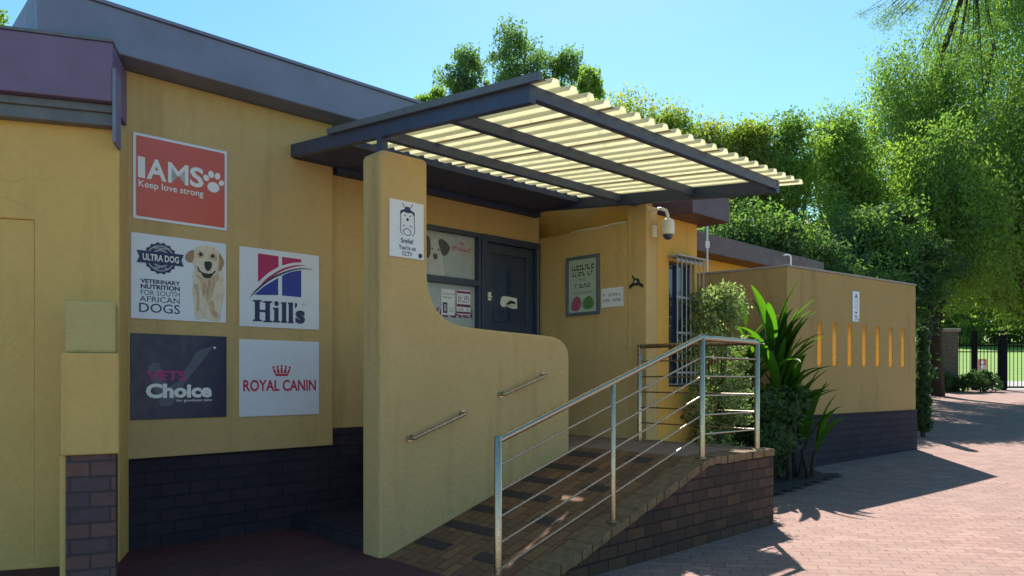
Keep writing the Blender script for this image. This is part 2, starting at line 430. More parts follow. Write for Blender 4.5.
class Flat:
    """a printed face: 2D shapes (x right, y up, metres) laid on a board; map puts (x, y, lift) into frame coordinates"""
    def __init__(s, parent, fmap, w, h): s.p = parent; s.map = fmap; s.w = w; s.h = h; s.lift = .0015
    def begin(s): s.mb = MB(); s.mbs = [s.mb]; return s
    def fresh(s):
        if s.mb.v: s.mb = MB(); s.mbs.append(s.mb)
    def poly(s, pts, lift=1):
        s.mb.add([s.map(x, y, s.lift * lift) for x, y in pts], [tuple(range(len(pts)))]); return s
    def ell(s, cx, cy, rx, ry, lift=1, rot=0, seg=20):
        c, sn = math.cos(rot), math.sin(rot)
        return s.poly([(cx + rx * math.cos(t) * c - ry * math.sin(t) * sn, cy + rx * math.cos(t) * sn + ry * math.sin(t) * c) for t in [2 * math.pi * k / seg for k in range(seg)]], lift)
    def line(s, pts, wd, lift=1):
        for (a, b) in zip(pts, pts[1:]):
            dx, dy = b[0] - a[0], b[1] - a[1]; l = math.hypot(dx, dy) or 1; nx, ny = -dy / l * wd / 2, dx / l * wd / 2; ex, ey = dx / l * wd * .3, dy / l * wd * .3
            s.poly([(a[0] - nx - ex, a[1] - ny - ey), (b[0] - nx + ex, b[1] - ny + ey), (b[0] + nx + ex, b[1] + ny + ey), (a[0] + nx - ex, a[1] + ny - ey)], lift)
        return s
    def ring(s, cx, cy, r0, r1, a0=0, a1=2 * math.pi, lift=1, seg=28, sy=1.0):
        for k in range(seg):
            t0 = a0 + (a1 - a0) * k / seg; t1 = a0 + (a1 - a0) * (k + 1) / seg
            s.poly([(cx + r0 * math.cos(t0), cy + sy * r0 * math.sin(t0)), (cx + r1 * math.cos(t0), cy + sy * r1 * math.sin(t0)),
                    (cx + r1 * math.cos(t1), cy + sy * r1 * math.sin(t1)), (cx + r0 * math.cos(t1), cy + sy * r0 * math.sin(t1))], lift)
        return s
    def text(s, word, x0, x1, y0, y1, bold=0.0, lift=1, spacing=1.0):
        s.fresh(); v, f = text_shape(word, bold, spacing)
        s.mb.add([s.map(x0 + (x1 - x0) * a, y0 + (y1 - y0) * b, s.lift * lift) for a, b in v], f); return s
    def scrawl(s, x0, x1, y0, y1, rng, lift=1):   # lettering too small to read
        s.fresh(); x = x0; h = y1 - y0
        while x < x1:
            w = rng.uniform(.3, .8) * h
            if rng.random() < .86:
                k = rng.random()
                s.poly([(x, y0), (x + w * .3, y0), (x + w * .3, y1), (x, y1)], lift)
                if k < .6: s.poly([(x + w * .3, y1 - h * .28), (x + w, y1 - h * .28), (x + w, y1), (x + w * .3, y1)], lift)
                if k > .3: s.poly([(x + w * .3, y0), (x + w, y0), (x + w, y0 + h * .28), (x + w * .3, y0 + h * .28)], lift)
            x += w * 1.3
        return s
    def end(s, name, mat):
        for m in s.mbs: m.build(name, mat, s.p, fix=False)

def smooth_outline(pts, n=5):
    out = []; k = len(pts)
    for i in range(k):
        p0, p1, p2, p3 = pts[i - 1], pts[i], pts[(i + 1) % k], pts[(i + 2) % k]
        for j in range(n):
            t = j / n
            out.append(tuple(.5 * (2 * p1[a] + (p2[a] - p0[a]) * t + (2 * p0[a] - 5 * p1[a] + 4 * p2[a] - p3[a]) * t * t + (3 * p1[a] - p0[a] - 3 * p2[a] + p3[a]) * t ** 3) for a in (0, 1)))
    return out

# ------------------------------------------------------------------ setting: ground
def sheet(name, mat, xs, ys, lift=0.0, inside=None, zf=None):
    mb = MB(); vs = []; nx = len(xs)
    for y in ys:
        for x in xs: vs.append((x, y, (zf or (lambda a, b: ground_z(b)))(x, y) + lift))
    fs = []
    for j in range(len(ys) - 1):
        for i in range(nx - 1):
            if inside is None or inside((xs[i] + xs[i + 1]) / 2, (ys[j] + ys[j + 1]) / 2):
                fs.append((j * nx + i, j * nx + i + 1, (j + 1) * nx + i + 1, (j + 1) * nx + i))
    used = sorted({i for f in fs for i in f}); re = {a: b for b, a in enumerate(used)}
    mb.v = [vs[i] for i in used]; mb.f = [tuple(re[i] for i in f) for f in fs]
    return structure(mb.build(name, mat, fr=W, base=(0, 0, 0), smooth=True, fix=False))
def bank(x, y):
    z = ground_z(y)
    return z + (max(0, y - 37) * .045 if y > 37 else 0)
sheet('ground', M['lawn'], [-600, -200, -60, -20, 0, 20, 40, 60, 200, 600], [-300, -60, -12, 0, 6, 7, 8, 9, 10, 12, 16, 24, 30, 37, 45, 60, 90, 200, 700], -.02, zf=lambda x, y: bank(x, min(y, 90)))
sheet('paving', M['paving'], [-14, -8, -4, 0, 4, 8, 12, 16, 20, 26], [-10, -4, 0, 3, 5, 6, 6.5, 7, 7.5, 8, 8.5, 9, 9.5, 10, 11, 12, 14, 18, 22, 26, 29.6])
sheet('driveway', M['asphalt'], [19.0, 21, 24, 30], [29.6, 31, 33, 35, 37], .004)
sheet('planting_bed', M['soil'], list(np.linspace(1.6, 5.2, 19)), list(np.linspace(7.6, 12.0, 23)), .03,
      inside=lambda x, y: 3.45 < ((x + 1.02) * .7224 + (y - 5.72) * .6916) < 6.75 and -2.0 < ((x + 1.02) * .6916 - (y - 5.72) * .7224) < .75)

M['red_floor'] = brickwork('red_floor', (.13, .042, .045), (.09, .032, .036), (.03, .02, .022), .22, .11, .005, .5)
mb = MB(); mb.nbox(-2.6, 1.4, -1.6, 1.35, .003, .0045); structure(mb.build('apron', M['red_floor'], fr=F, base=(0, 0, 0)))

# ------------------------------------------------------------------ main clinic building
clinic = thing('clinic_building', 'main yellow clinic building with grey roof edge and dark glazed entrance', 'building', F, (0, 1.65, 0))
door_hole = (2.50, 3.44, .72, 3.08); win_hole = (1.62, 2.47, 1.0, 3.08); side_hole = (.92, 1.45, 2.13, 2.84)
MB().panel(-1.62, 3.46, 0, 3.88, 1.65, 1.9, [door_hole, win_hole, side_hole]).build('wall', M['yellow'], clinic)
MB().nbox(-2.3, -1.621, -2.0, -1.652, 3.5, 3.88).nbox(-2.3, -2.05, -6.5, -2.001, 3.0, 3.88).nbox(3.46, 3.7, -6.5, -1.9, 0, 3.88).nbox(-2.05, 3.46, -6.5, -6.25, 0, 3.88).build('wall', M['yellow'], clinic)
MB().nbox(-1.62, .512, -1.648, -1.588, .748, 3.868).build('raised_panel', M['yellow'], clinic, bevel=.008)
MB().nbox(-1.62, .506, -1.588, -1.578, .748, .936).build('panel_sill', M['yellow'], clinic, bevel=.004)
MB().nbox(-1.62, .512, -1.648, -1.60, 0, .746).nbox(.512, 1.55, -1.648, -1.615, 0, .907).build('plinth', M['plinth'], clinic)
roof = MB().nbox(-2.02, 3.75, -6.8, -1.30, 3.87, 4.21).build('roof', M['fascia_grey'], clinic, bevel=.01)
MB().nbox(-2.04, 3.77, -1.6, -1.28, 4.211, 4.235).build('roof_flashing', M['fascia_grey'], roof)
MB().nbox(.10, 3.40, -1.648, -.88, 3.455, 3.53).build('entrance_soffit', M['soffit'], clinic)
MB().nbox(.55, 3.40, -1.648, -1.56, 3.40, 3.468).build('soffit_batten', M['soffit'], clinic)
# window behind the pillar
wf = MB()
for a in ((.92, .955, 2.13, 2.84), (1.415, 1.45, 2.13, 2.84), (.955, 1.415, 2.13, 2.165), (.955, 1.415, 2.805, 2.84)): wf.nbox(a[0], a[1], -1.72, -1.63, a[2], a[3])
wf = wf.build('window', M['white'], clinic); MB().nbox(.955, 1.415, -1.70, -1.69, 2.165, 2.805).build('pane', M['glass'], wf)
# entrance window
fb = MB()
for a in ((1.62, 1.67, 1.0, 3.08), (2.43, 2.47, 1.0, 3.08), (1.67, 2.43, 1.0, 1.05), (1.67, 2.43, 3.03, 3.08), (1.67, 2.43, 2.46, 2.53)): fb.nbox(a[0], a[1], -1.72, -1.62, a[2], a[3])
shopwin = fb.build('shop_window', M['frame_dark'], clinic, bevel=.004)
MB().nbox(1.67, 2.43, -1.70, -1.69, 2.53, 3.03).build('pane', M['film'], shopwin)
MB().nbox(1.67, 2.43, -1.70, -1.69, 1.05, 2.46).build('pane', M['film'], shopwin)
# door
fb = MB()
for a in ((2.472, 2.56, .72, 3.08), (3.37, 3.44, .72, 3.08), (2.56, 3.37, 3.0, 3.08)): fb.nbox(a[0], a[1], -1.74, -1.61, a[2], a[3])
fb.build('door_frame', M['frame_dark'], clinic, bevel=.004)
leafm = MB()
for a in ((2.565, 2.67, .73, 2.995), (3.25, 3.36, .73, 2.995), (2.67, 3.25, 2.88, 2.995), (2.67, 3.25, .73, .95)): leafm.nbox(a[0], a[1], -1.71, -1.66, a[2], a[3])
door = leafm.build('door', paint('door_frame_blue', (.04, .058, .10), .4), clinic, bevel=.004)
MB().nbox(2.67, 3.25, -1.69, -1.68, .95, 2.88).build('pane', M['glass'], door)
MB().nbox(2.585, 2.635, -1.66, -1.63, 2.31, 2.41).nbox(2.597, 2.623, -1.63, -1.60, 2.34, 2.36).build('handle', M['white'], door, bevel=.004)
MB().tube([(3.395, 1.60, .8), (3.395, 1.60, 3.0)], .011, 8).build('door_closer_rod', M['gutter'], door, smooth='auto')

def FN(u0, z0, n):    # a face looking out along n
    return lambda x, y, l: (u0 + x, -(n + l), z0 + y)
def FU(n0, z0, u):    # a face looking along -u (text runs towards +n)
    return lambda x, y, l: (u - l, -(n0 + x), z0 + y)

# graphics on the entrance glass
dp = thing('window_picture', 'faded picture of a black and white terrier on the upper glass beside the entrance door', 'picture', F, (1.69, 1.683, 2.55))
MB().nbox(1.69, 2.41, -1.689, -1.686, 2.55, 3.01).build('print', M['film'], dp)
fl = Flat(dp, FN(1.69, 2.55, -1.686), .72, .46)
fl.begin().poly(smooth_outline([(.05, 0), (.03, .12), (.06, .25), (.09, .36), (.16, .39), (.23, .36), (.27, .26), (.26, .14), (.28, .0)]), 1).end('terrier', M['fur_white'])
fl.begin().poly(smooth_outline([(.0, .40), (.06, .41), (.09, .34), (.085, .22), (.05, .17), (.01, .24)]), 2).poly(smooth_outline([(.20, .38), (.27, .40), (.36, .33), (.33, .25), (.27, .22), (.23, .27)]), 2) \
  .ell(.155, .20, .032, .035, 2).ell(.115, .28, .012, .012, 2).ell(.20, .28, .012, .012, 2).end('terrier_ears', M['fur_dark'])
fl.begin().text("Vets", .50, .58, .37, .41, .01, 1).scrawl(.40, .66, .30, .345, random.Random(3), 1).end('lettering', M['crimson_ink'])
mb = MB(); v, f = text_shape("ROYAL CANIN", .03)
mb.add([(1.69 + .70 * a, 1.687, 2.085 + .105 * b) for a, b in v], f)
tag(mb.build('glass_lettering', M['maroon_ink'], fr=F, base=(1.69, 1.687, 2.085), fix=False), 'dark red brand lettering across the lower entrance window', 'lettering')
rng = random.Random(5)
n1 = thing('window_notice', 'pale notice with a dark square taped left inside the lower entrance window', 'notice', F, (1.93, 1.68, 2.11), 'notices on the entrance window')
MB().nbox(1.93, 2.12, -1.686, -1.683, 2.11, 2.40).build('paper', M['board'], n1)
fl = Flat(n1, FN(1.93, 2.11, -1.683), .19, .29)
fl.begin().poly([(.02, .02), (.085, .02), (.085, .14), (.02, .14)]).scrawl(.02, .17, .23, .245, rng).scrawl(.02, .15, .19, .205, rng).scrawl(.11, .17, .07, .085, rng).scrawl(.11, .17, .04, .055, rng).end('lettering', M['navy_ink'])
fl.begin().poly([(.035, .04), (.07, .04), (.07, .12), (.035, .12)], 2).end('print', M['light_ink'])
n2 = thing('window_notice', 'notice striped in dark red beside the pale one on the lower entrance window', 'notice', F, (2.15, 1.68, 2.13), 'notices on the entrance window')
MB().nbox(2.155, 2.355, -1.686, -1.683, 2.125, 2.41).build('paper', M['board'], n2)
fl = Flat(n2, FN(2.155, 2.125, -1.683), .20, .285)
fl.begin().poly([(.0, .245), (.2, .245), (.2, .27), (0, .27)]).scrawl(.02, .18, .18, .22, rng).scrawl(.02, .18, .14, .165, rng).poly([(0, .09), (.2, .09), (.2, .12), (0, .12)]).scrawl(.02, .18, .05, .075, rng).poly([(0, .012), (.2, .012), (.2, .035), (0, .035)]).end('lettering', M['maroon_ink'])
st = thing('door_sticker', 'slanted white hand shaped sticker on the dark glass of the entrance door', 'sticker', F, (2.83, 1.68, 2.25))
mb = MB(); mb.prism([(2.82, 2.29), (2.84, 2.37), (2.88, 2.39), (3.10, 2.375), (3.105, 2.25), (3.03, 2.245), (2.93, 2.265), (2.86, 2.255)], 'y', 1.679, 1.676); mb.build('backing', M['paper'], st)
fl = Flat(st, FN(2.82, 2.245, -1.676), .28, .14)
fl.begin().poly([(.09, .05), (.17, .10), (.25, .085), (.25, .055), (.19, .06), (.13, .04)]).scrawl(.08, .26, .025, .04, rng).end('lettering', M['dark_ink'])

# ------------------------------------------------------------------ advertising boards
AD = -1.588
def adboard(name, label, u0, u1, z0, z1, mat, rim=None):
    t = thing(name, label, 'sign', F, ((u0 + u1) / 2, -AD, z0), 'advertising boards on the clinic wall')
    w, h = u1 - u0, z1 - z0
    MB().nbox(u0, u1, AD, AD + .010, z0, z1).build('board', M[rim] if rim else M[mat], t, bevel=.002)
    fl = Flat(t, FN(u0, z0, AD + .010), w, h)
    if rim:
        r = .022
        pts = []
        for cx, cy, a0 in ((w - r * 1.6, h - r * 1.6, 0), (r * 1.6, h - r * 1.6, 90), (r * 1.6, r * 1.6, 180), (w - r * 1.6, r * 1.6, 270)):
            for k in range(4): pts.append((cx + r * .6 * math.cos(R(a0 + 30 * k)), cy + r * .6 * math.sin(R(a0 + 30 * k))))
        fl.begin().poly(pts).end('face', M[mat])
    return fl
# red board
fl = adboard('advertising_board', 'red advertising board with white brand lettering and a paw, topmost on the wall', -1.302, -.536, 2.690, 3.385, 'red_board', 'board')
w, h = fl.w, fl.h
fl.begin()
x = .035
for ch, cw in (("I", .055), ("A", .155), ("M", .165), ("S", .115)):
    fl.text(ch, x, x + cw, .335, .505, .008 if ch == 'M' else .028, 2); x += cw + .012
fl.end('lettering', M['white_ink'])
fl.begin().ell(.645, .36, .052, .045, 2).ell(.583, .43, .024, .028, 2, .5).ell(.625, .468, .025, .031, 2, .1).ell(.680, .462, .024, .030, 2, -.3).ell(.715, .408, .022, .026, 2, -.6).end('paw', M['white_ink'])
fl.begin().text("Keep love strong", .04, .56, .245, .315, .012, 2).end('slogan', M['white_ink'])
# dog portrait board
fl = adboard('advertising_board', 'white advertising board with a golden retriever and a round navy badge', -1.318, -.545, 1.882, 2.575, 'board')
w, h = fl.w, fl.h
def Z(x, y):   # reading positions off the enlarged board
    yt = 30 + (x - 45) * .11; yb = 520 + (x - 45) * .05
    return ((x - 45) / 545 * w, (1 - (y - yt) / (yb - yt)) * h)
def ZP(p): return [Z(*q) for q in p]
bx, by = Z(205, 178)
fl.begin()
star = []
for k in range(32):
    a = 2 * math.pi * k / 32; r = (.135 if k % 2 else .121); star.append((bx + r * math.cos(a), by + r * math.sin(a)))
fl.poly(star, 1).end('badge', M['navy_ink'])
fl.begin().ring(bx, by, .098, .108, lift=2).ring(bx, by, .06, .074, R(25), R(155), 2).ring(bx, by, .06, .074, R(205), R(335), 2).end('badge_ring', M['light_ink'])
fl.begin().poly([(bx - .185, by + .05), (bx - .165, by), (bx - .185, by - .05), (bx + .185, by - .05), (bx + .165, by), (bx + .185, by + .05)], 3).end('badge_ribbon', M['navy_ink'])
fl.begin().text("ULTRA DOG", bx - .14, bx + .145, by - .028, by + .028, .025, 4).scrawl(bx - .055, bx + .06, by - .088, by - .076, rng, 4).scrawl(bx - .055, bx + .06, by + .076, by + .088, rng, 4).end('badge_lettering', M['white_ink'])
fl.begin()
for word, x0, x1, y0, y1, b in (("VETERINARY", 95, 315, 318, 292, .035), ("NUTRITION", 97, 313, 350, 322, .04), ("FOR SOUTH", 97, 312, 386, 355, 0), ("AFRICAN", 90, 312, 424, 390, .004), ("DOGS", 88, 314, 485, 428, .006)):
    a = Z(x0, y0); c = Z(x1, y1 + 18 * (x1 > 300) * .5); fl.text(word, a[0], c[0], a[1], a[1] + (y0 - y1) / 492 * h * .95, b, 1)
fl.end('lettering', M['navy_ink'])
fl.begin().poly(smooth_outline(ZP([(392, 250), (390, 300), (385, 360), (395, 430), (400, 520), (430, 528), (450, 520), (480, 530), (520, 538), (550, 535), (560, 470), (580, 380), (575, 300), (560, 240), (470, 225)])), 1).end('dog_body', M['fur_pale'])
fl.begin().poly(smooth_outline(ZP([(400, 270), (430, 300), (440, 360), (470, 420), (500, 400), (520, 330), (545, 290), (530, 262), (480, 296), (440, 280)])), 2) \
  .poly(smooth_outline(ZP([(395, 330), (410, 400), (412, 470), (425, 470), (428, 400), (415, 330)])), 2).poly(smooth_outline(ZP([(480, 430), (490, 480), (530, 520), (545, 500), (520, 470), (510, 420)])), 2).end('dog_chest_fur', M['fur_gold'])
fl.begin().poly(smooth_outline(ZP([(395, 130), (420, 105), (470, 102), (520, 112), (548, 145), (550, 200), (535, 250), (505, 285), (470, 294), (435, 280), (405, 245), (388, 190)])), 3).end('dog_head', M['fur_pale'])
fl.begin().poly(smooth_outline(ZP([(392, 128), (360, 140), (344, 165), (352, 190), (378, 200), (392, 175)])), 4).end('dog_ear', M['fur_brown'])
fl.begin().poly(smooth_outline(ZP([(545, 145), (568, 175), (575, 205), (560, 238), (545, 245), (546, 200)])), 4).end('dog_ear', M['fur_brown'])
fl.begin().poly(smooth_outline(ZP([(410, 150), (432, 132), (455, 150), (450, 172), (420, 170)])), 4).end('dog_brow', M['fur_gold'])
fl.begin().poly(smooth_outline(ZP([(490, 150), (515, 142), (532, 165), (525, 190), (492, 178)])), 4).end('dog_brow', M['fur_gold'])
fl.begin().poly(smooth_outline(ZP([(455, 200), (470, 192), (497, 197), (500, 222), (480, 248), (462, 235)])), 5).ell(*Z(434, 152), .016, .016, 5).ell(*Z(506, 162), .016, .016, 5) \
  .line(ZP([(415, 225), (425, 248), (450, 262), (478, 268), (505, 265), (520, 250)]), .012, 5).poly(smooth_outline(ZP([(440, 262), (475, 272), (505, 266), (495, 285), (470, 290), (450, 282)])), 5).end('dog_nose', M['skin_black'])
# square emblem board
fl = adboard('advertising_board', 'white advertising board with a red and blue square emblem cut by an arc', -.424, .358, 1.861, 2.572, 'board')
w, h = fl.w, fl.h
def Z(x, y):
    yt = 38 + (x - 48) * .12; yb = 508 + (x - 48) * .067
    return ((x - 47) / 475 * w, (1 - (y - yt) / (yb - yt)) * h)
def arc(pts, k=8):
    out = []
    for i in range(len(pts) - 1):
        p0 = pts[max(i - 1, 0)]; p1 = pts[i]; p2 = pts[i + 1]; p3 = pts[min(i + 2, len(pts) - 1)]
        for j in range(k):
            t = j / k; out.append(tuple(.5 * (2 * p1[a] + (p2[a] - p0[a]) * t + (2 * p0[a] - 5 * p1[a] + 4 * p2[a] - p3[a]) * t * t + (3 * p1[a] - p0[a] - 3 * p2[a] + p3[a]) * t ** 3) for a in (0, 1)))
    return out + [pts[-1]]
fl.begin().poly(ZP([(150, 80), (270, 97), (270, 160)] + arc([(262, 164), (205, 200), (150, 252)]))).poly(ZP([(291, 100), (408, 115), (408, 134)] + arc([(400, 133), (345, 138), (291, 152)]))) \
  .poly(ZP(arc([(150, 285), (205, 225), (290, 172), (370, 150), (432, 152)]) + arc([(432, 155), (370, 160), (290, 186), (205, 240), (150, 290)]))).end('emblem_red', M['crimson_ink'])
fl.begin().poly(ZP(arc([(128, 325), (190, 272), (268, 225)]) + [(268, 328)])).poly(ZP(arc([(291, 212), (345, 190), (408, 180)]) + [(408, 342), (291, 330)])).end('emblem_blue', M['blue_ink'])
fl.begin().poly(ZP(arc([(98, 348), (140, 292), (215, 230), (300, 190), (390, 168), (480, 174)]) + arc([(480, 177), (390, 176), (300, 202), (215, 244), (140, 306)]))).end('emblem_arc', M['navy_ink'])
fl.begin()
def serif_stem(x0, x1, yt, yb, wd, flag=True):
    cx = (x0 + x1) / 2; fl.poly(ZP([(cx - wd, yt), (cx + wd, yt), (cx + wd, yb), (cx - wd, yb)]))
    fl.poly(ZP([(x0, yb - 10), (x1, yb - 8), (x1, yb + 2), (x0, yb)]), 2)
    if flag: fl.poly(ZP([(x0, yt), (cx + wd, yt), (cx + wd, yt + 12), (x0, yt + 10)]), 2)
    else: fl.poly(ZP([(x0, yt), (x1, yt + 2), (x1, yt + 12), (x0, yt + 10)]), 2)
serif_stem(120, 172, 355, 480, 14, False); serif_stem(180, 232, 362, 487, 14, False); fl.poly(ZP([(155, 412), (198, 416), (198, 430), (155, 426)]))
serif_stem(236, 278, 402, 489, 13); fl.ell(*Z(258, 378), .022, .024)
serif_stem(284, 322, 370, 492, 13); serif_stem(326, 362, 372, 495, 13)
fl.poly(ZP([(368, 376), (384, 378), (382, 396), (370, 410)]))
a = Z(372, 498); c = Z(432, 415); fl.text("s", a[0], c[0], a[1], a[1] + .125, .05)
fl.end('lettering', M['navy_ink'])
fl.begin().scrawl(*[Z(412, 390)[0], Z(430, 390)[0]], Z(420, 390)[1], Z(420, 380)[1], rng).end('small_print', M['light_ink'])
# dark board with tick
fl = adboard('advertising_board', 'dark navy advertising board with a grey tick and white lettering', -1.320, -.540, 1.060, 1.762, 'navy_board')
w, h = fl.w, fl.h
def Z(x, y): return ((x - 38) / 552 * w, (1 - (y - 48 - (x - 38) * .04) / (502 - (x - 38) * .064)) * h)
fl.begin().poly(ZP([(128, 245), (160, 220), (195, 222), (240, 360), (300, 330), (400, 165), (440, 138), (505, 128), (455, 195), (350, 320), (260, 470), (200, 470), (185, 430), (150, 330)])).end('tick', M['grey_ink'])
fl.begin().ell(*Z(515, 134), .012, .009, 2).end('tick_spark', M['white_ink'])
fl.begin().text("VETS", *[Z(120, 0)[0], Z(345, 0)[0]], Z(200, 322)[1], Z(200, 265)[1], .035, 2).end('lettering', M['magenta_ink'])
fl.begin().text("Choice", *[Z(118, 0)[0], Z(497, 0)[0]], Z(300, 424)[1], Z(300, 340)[1], .045, 3).text("for goodness sake", *[Z(288, 0)[0], Z(497, 0)[0]], Z(400, 449)[1], Z(400, 430)[1], .01, 3).end('slogan', M['white_ink'])
# crown board
fl = adboard('advertising_board', 'white advertising board with red capital lettering under a small crown', -.426, .358, 1.054, 1.746, 'board')
w, h = fl.w, fl.h
fl.begin().text("ROYAL CANIN", .035, w - .035, .225, .330, .022).end('lettering', M['red_ink'])
fl.begin(); cx = w * .51
fl.poly([(cx - .062, .365), (cx + .062, .365), (cx + .066, .385), (cx - .066, .385)])
for k in range(5):
    a = (k - 2); px = cx + a * .030; tx = cx + a * .040; ty = .445 - abs(a) * .008
    fl.poly([(px - .013, .390), (px + .013, .390), (tx + .008, ty), (tx - .008, ty)]).ell(tx, ty + .014, .011, .011)
fl.end('crown_mark', M['red_ink'])

# ------------------------------------------------------------------ ramp, ramp wall, railing
SL = .318   # slope of the ramp
def ramp_z(u): return max(0, min(.72, SL * (u - .04)))
ramp = thing('brick_ramp', 'brick wheelchair ramp climbing to a paved landing at the entrance', 'ramp', F, (1.7, -.7, 0))
mb = MB()
mb.prism([(.04, -.1), (3.48, -.1), (3.48, .655), (2.30, .655), (.04 + .02, -.06)], 'y', -1.455, -1.25); mb.build('side_wall', M['ramp_brick'], ramp)
MB().nbox(3.30, 3.482, -.1, 1.25, -.1, .655).build('end_wall', M['ramp_brick'], ramp)
mb = MB(); mb.prism([(.04, -.05), (2.30, -.05), (2.30, .72), (.04, .0)], 'y', -1.25, 0.0); mb.build('ramp_surface', M['ramp_top'], ramp)
MB().nbox(2.30, 3.30, 0, 1.25, .2, .72).nbox(.9, 3.458, -1.612, -.252, .2, .72).nbox(2.19, 3.30, -.252, 0, .2, .72).build('landing', M['landing'], ramp)
MB().nbox(.08, .9, -1.598, -.252, -.05, .13).build('low_step', M['plinth'], ramp)
cp = MB(); rng = random.Random(11); u = .04; k = 0
while u < 3.40:
    wd = .108 + rng.uniform(-.004, .004); u1 = u + wd; za, zb = SL * (u - .04) - .004, SL * (u1 - .04) - .004
    if u > 2.26: za = zb = .724
    za = min(za, .724); zb = min(zb, .724); j = rng.uniform(-.006, .006)
    n0, n1 = 1.215 + rng.uniform(-.004, .004), 1.47 + rng.uniform(-.008, .006); a, b = u + .004, u1 - .004
    cp.hexa([(a, -n1, za - .068 + j), (b, -n1, zb - .068 + j), (b, -n0, zb - .068 + j), (a, -n0, za - .068 + j), (a, -n1, za + j), (b, -n1, zb + j), (b, -n0, zb + j), (a, -n0, za + j)])
    u = u1
for k in range(11):
    a = .0 + k * .108; cp.nbox(3.255, 3.495, a + .004, a + .104, .656, .726 + rng.uniform(-.004, .004))
cp.build('coping_bricks', M['coping'], ramp, bevel=.006)
sp = MB()
for k in range(7):
    u = .30 + k * .30
    for (n0, n1) in (((.03, .62),) if k % 2 else ((.03, .40), (.74, .98))):
        sp.hexa([(u, -n1, SL * (u - .04) - .02), (u + .10, -n1, SL * (u + .06) - .02), (u + .10, -n0, SL * (u + .06) - .02), (u, -n0, SL * (u - .04) - .02),
                 (u, -n1, SL * (u - .04) + .006), (u + .10, -n1, SL * (u + .06) + .006), (u + .10, -n0, SL * (u + .06) + .006), (u, -n0, SL * (u - .04) + .006)])
sp.build('dark_strips', M['strip'], ramp)

rw = thing('ramp_wall', 'yellow rendered ramp wall with a tall pillar end and scooped top', 'wall', F, (1.1, .12, 0))
out = [(0, -.1), (0, 3.135), (.018, 3.165), (.05, 3.175), (.42, 3.175), (.448, 3.165), (.455, 3.14), (.458, 2.22), (.475, 2.12), (.51, 2.035), (.565, 1.955), (.64, 1.895), (.74, 1.855), (.88, 1.835), (1.25, 1.82), (1.85, 1.802), (1.97, 1.795), (2.06, 1.77), (2.13, 1.725), (2.17, 1.67), (2.185, 1.60), (2.19, 0.2), (2.19, -.1)]
mb = MB(); mb.prism(out, 'y', 0, .25); mb.build('wall', M['yellow'], rw, bevel=.018)
for (a, b) in (((.266, .916), (.837, 1.104)), ((1.254, 1.25), (1.819, 1.428))):
    d = Vector((b[0] - a[0], b[1] - a[1])).normalized(); p = lambda t, e: (a[0] + (b[0] - a[0]) * t, -e, a[1] + (b[1] - a[1]) * t)
    g = MB().tube([p(.02, 0), p(.02, .035), p(.03, .05), p(.06, .055), p(.94, .055), p(.97, .05), p(.98, .035), p(.98, 0)], .0135, 10)
    g.lathe([(.032, 0), (.032, .008), (.016, .012)], (p(.02, 0)[0], -.012, p(.02, 0)[2]), 14, 'y').lathe([(.032, 0), (.032, .008), (.016, .012)], (p(.98, 0)[0], -.012, p(.98, 0)[2]), 14, 'y')
    g.build('grab_rail', M['stainless'], rw, smooth='auto')

rail = thing('steel_railing', 'stainless steel railing with thin bars along the edge of the brick ramp', 'railing', F, (1.7, -1.4, 0))
posts = [(-.05, 1.4, 0, 1.035), (1.106, 1.4, .335, 1.36), (2.315, 1.4, .715, 1.775), (3.264, 1.4, .722, 1.765), (3.30, .02, .722, 1.765)]
for i, (pu, pn, z0, z1) in enumerate(posts):
    r = .0255 if i != 1 else .019
    MB().tube([(pu, -pn, z0 - .02), (pu, -pn, z1 - .006), (pu, -pn, z1)], [r, r, r * .8], 14).lathe([(.05, z0), (.05, z0 + .006), (.03, z0 + .012)], (pu, -pn, .003), 16).build('post', M['stainless'], rail, smooth='auto')
def seg(a, b, da, db, r):   # bar between two posts at heights da/db
    MB().tube([(a[0], -a[1], da), (b[0], -b[1], db)], r, 10).build('top_rail' if r > .015 else 'bar', M['stainless'], rail, smooth='auto')
p0, p1, p2, p3, p4 = posts
seg(p0, p2, 1.005, 1.755, .024)
for k in range(5):
    zb = .845 - k * .165; seg(p0, p2, zb, zb + .735, .0075)
seg(p2, p3, 1.742, 1.735, .024); seg(p3, p4, 1.735, 1.74, .024)
for k in range(5):
    zb = 1.58 - k * .165; seg(p2, p3, zb, zb - .004, .0075); seg(p3, p4, zb - .004, zb, .0075)

# ------------------------------------------------------------------ canopy
CZ = lambda n: 3.355 - .106 * n      # centre line of the side beams
can = thing('entrance_canopy', 'lean-to canopy of ribbed translucent sheets on slate blue steel beams', 'canopy', F, (1.8, 0, 3.2))
for u in (.10, 3.36):
    MB().beam((u, 1.64, CZ(-1.64)), (u, -1.56, CZ(1.56)), .06, .12).build('side_beam', M['steelblue'], can, bevel=.004)
for n in (1.53, .65, -.28):
    MB().nbox(.13, 3.33, n - .03, n + .03, CZ(n) - .03, CZ(n) + .055).build('purlin', M['steelblue'], can, bevel=.004)
MB().nbox(.07, .13, -.155, -.085, 3.177, CZ(-.12) - .055).build('post', M['steelblue'], can)
MB().nbox(3.35, 3.43, -.16, -.08, 3.302, CZ(-.12) - .055).build('post', M['steelblue'], can)
prof = []; u = .06
while u < 3.56:
    prof += [(u, 0), (u + .085, 0), (u + .105, .036), (u + .150, .036)]; u += .17
prof.append((u, 0))
vs = []; fs = []; ns = [-.86, .0, .55, 1.1, 1.675]
for n in ns:
    for (a, dz) in prof: vs.append((a, -n, CZ(n) + .064 + dz))
k = len(prof)
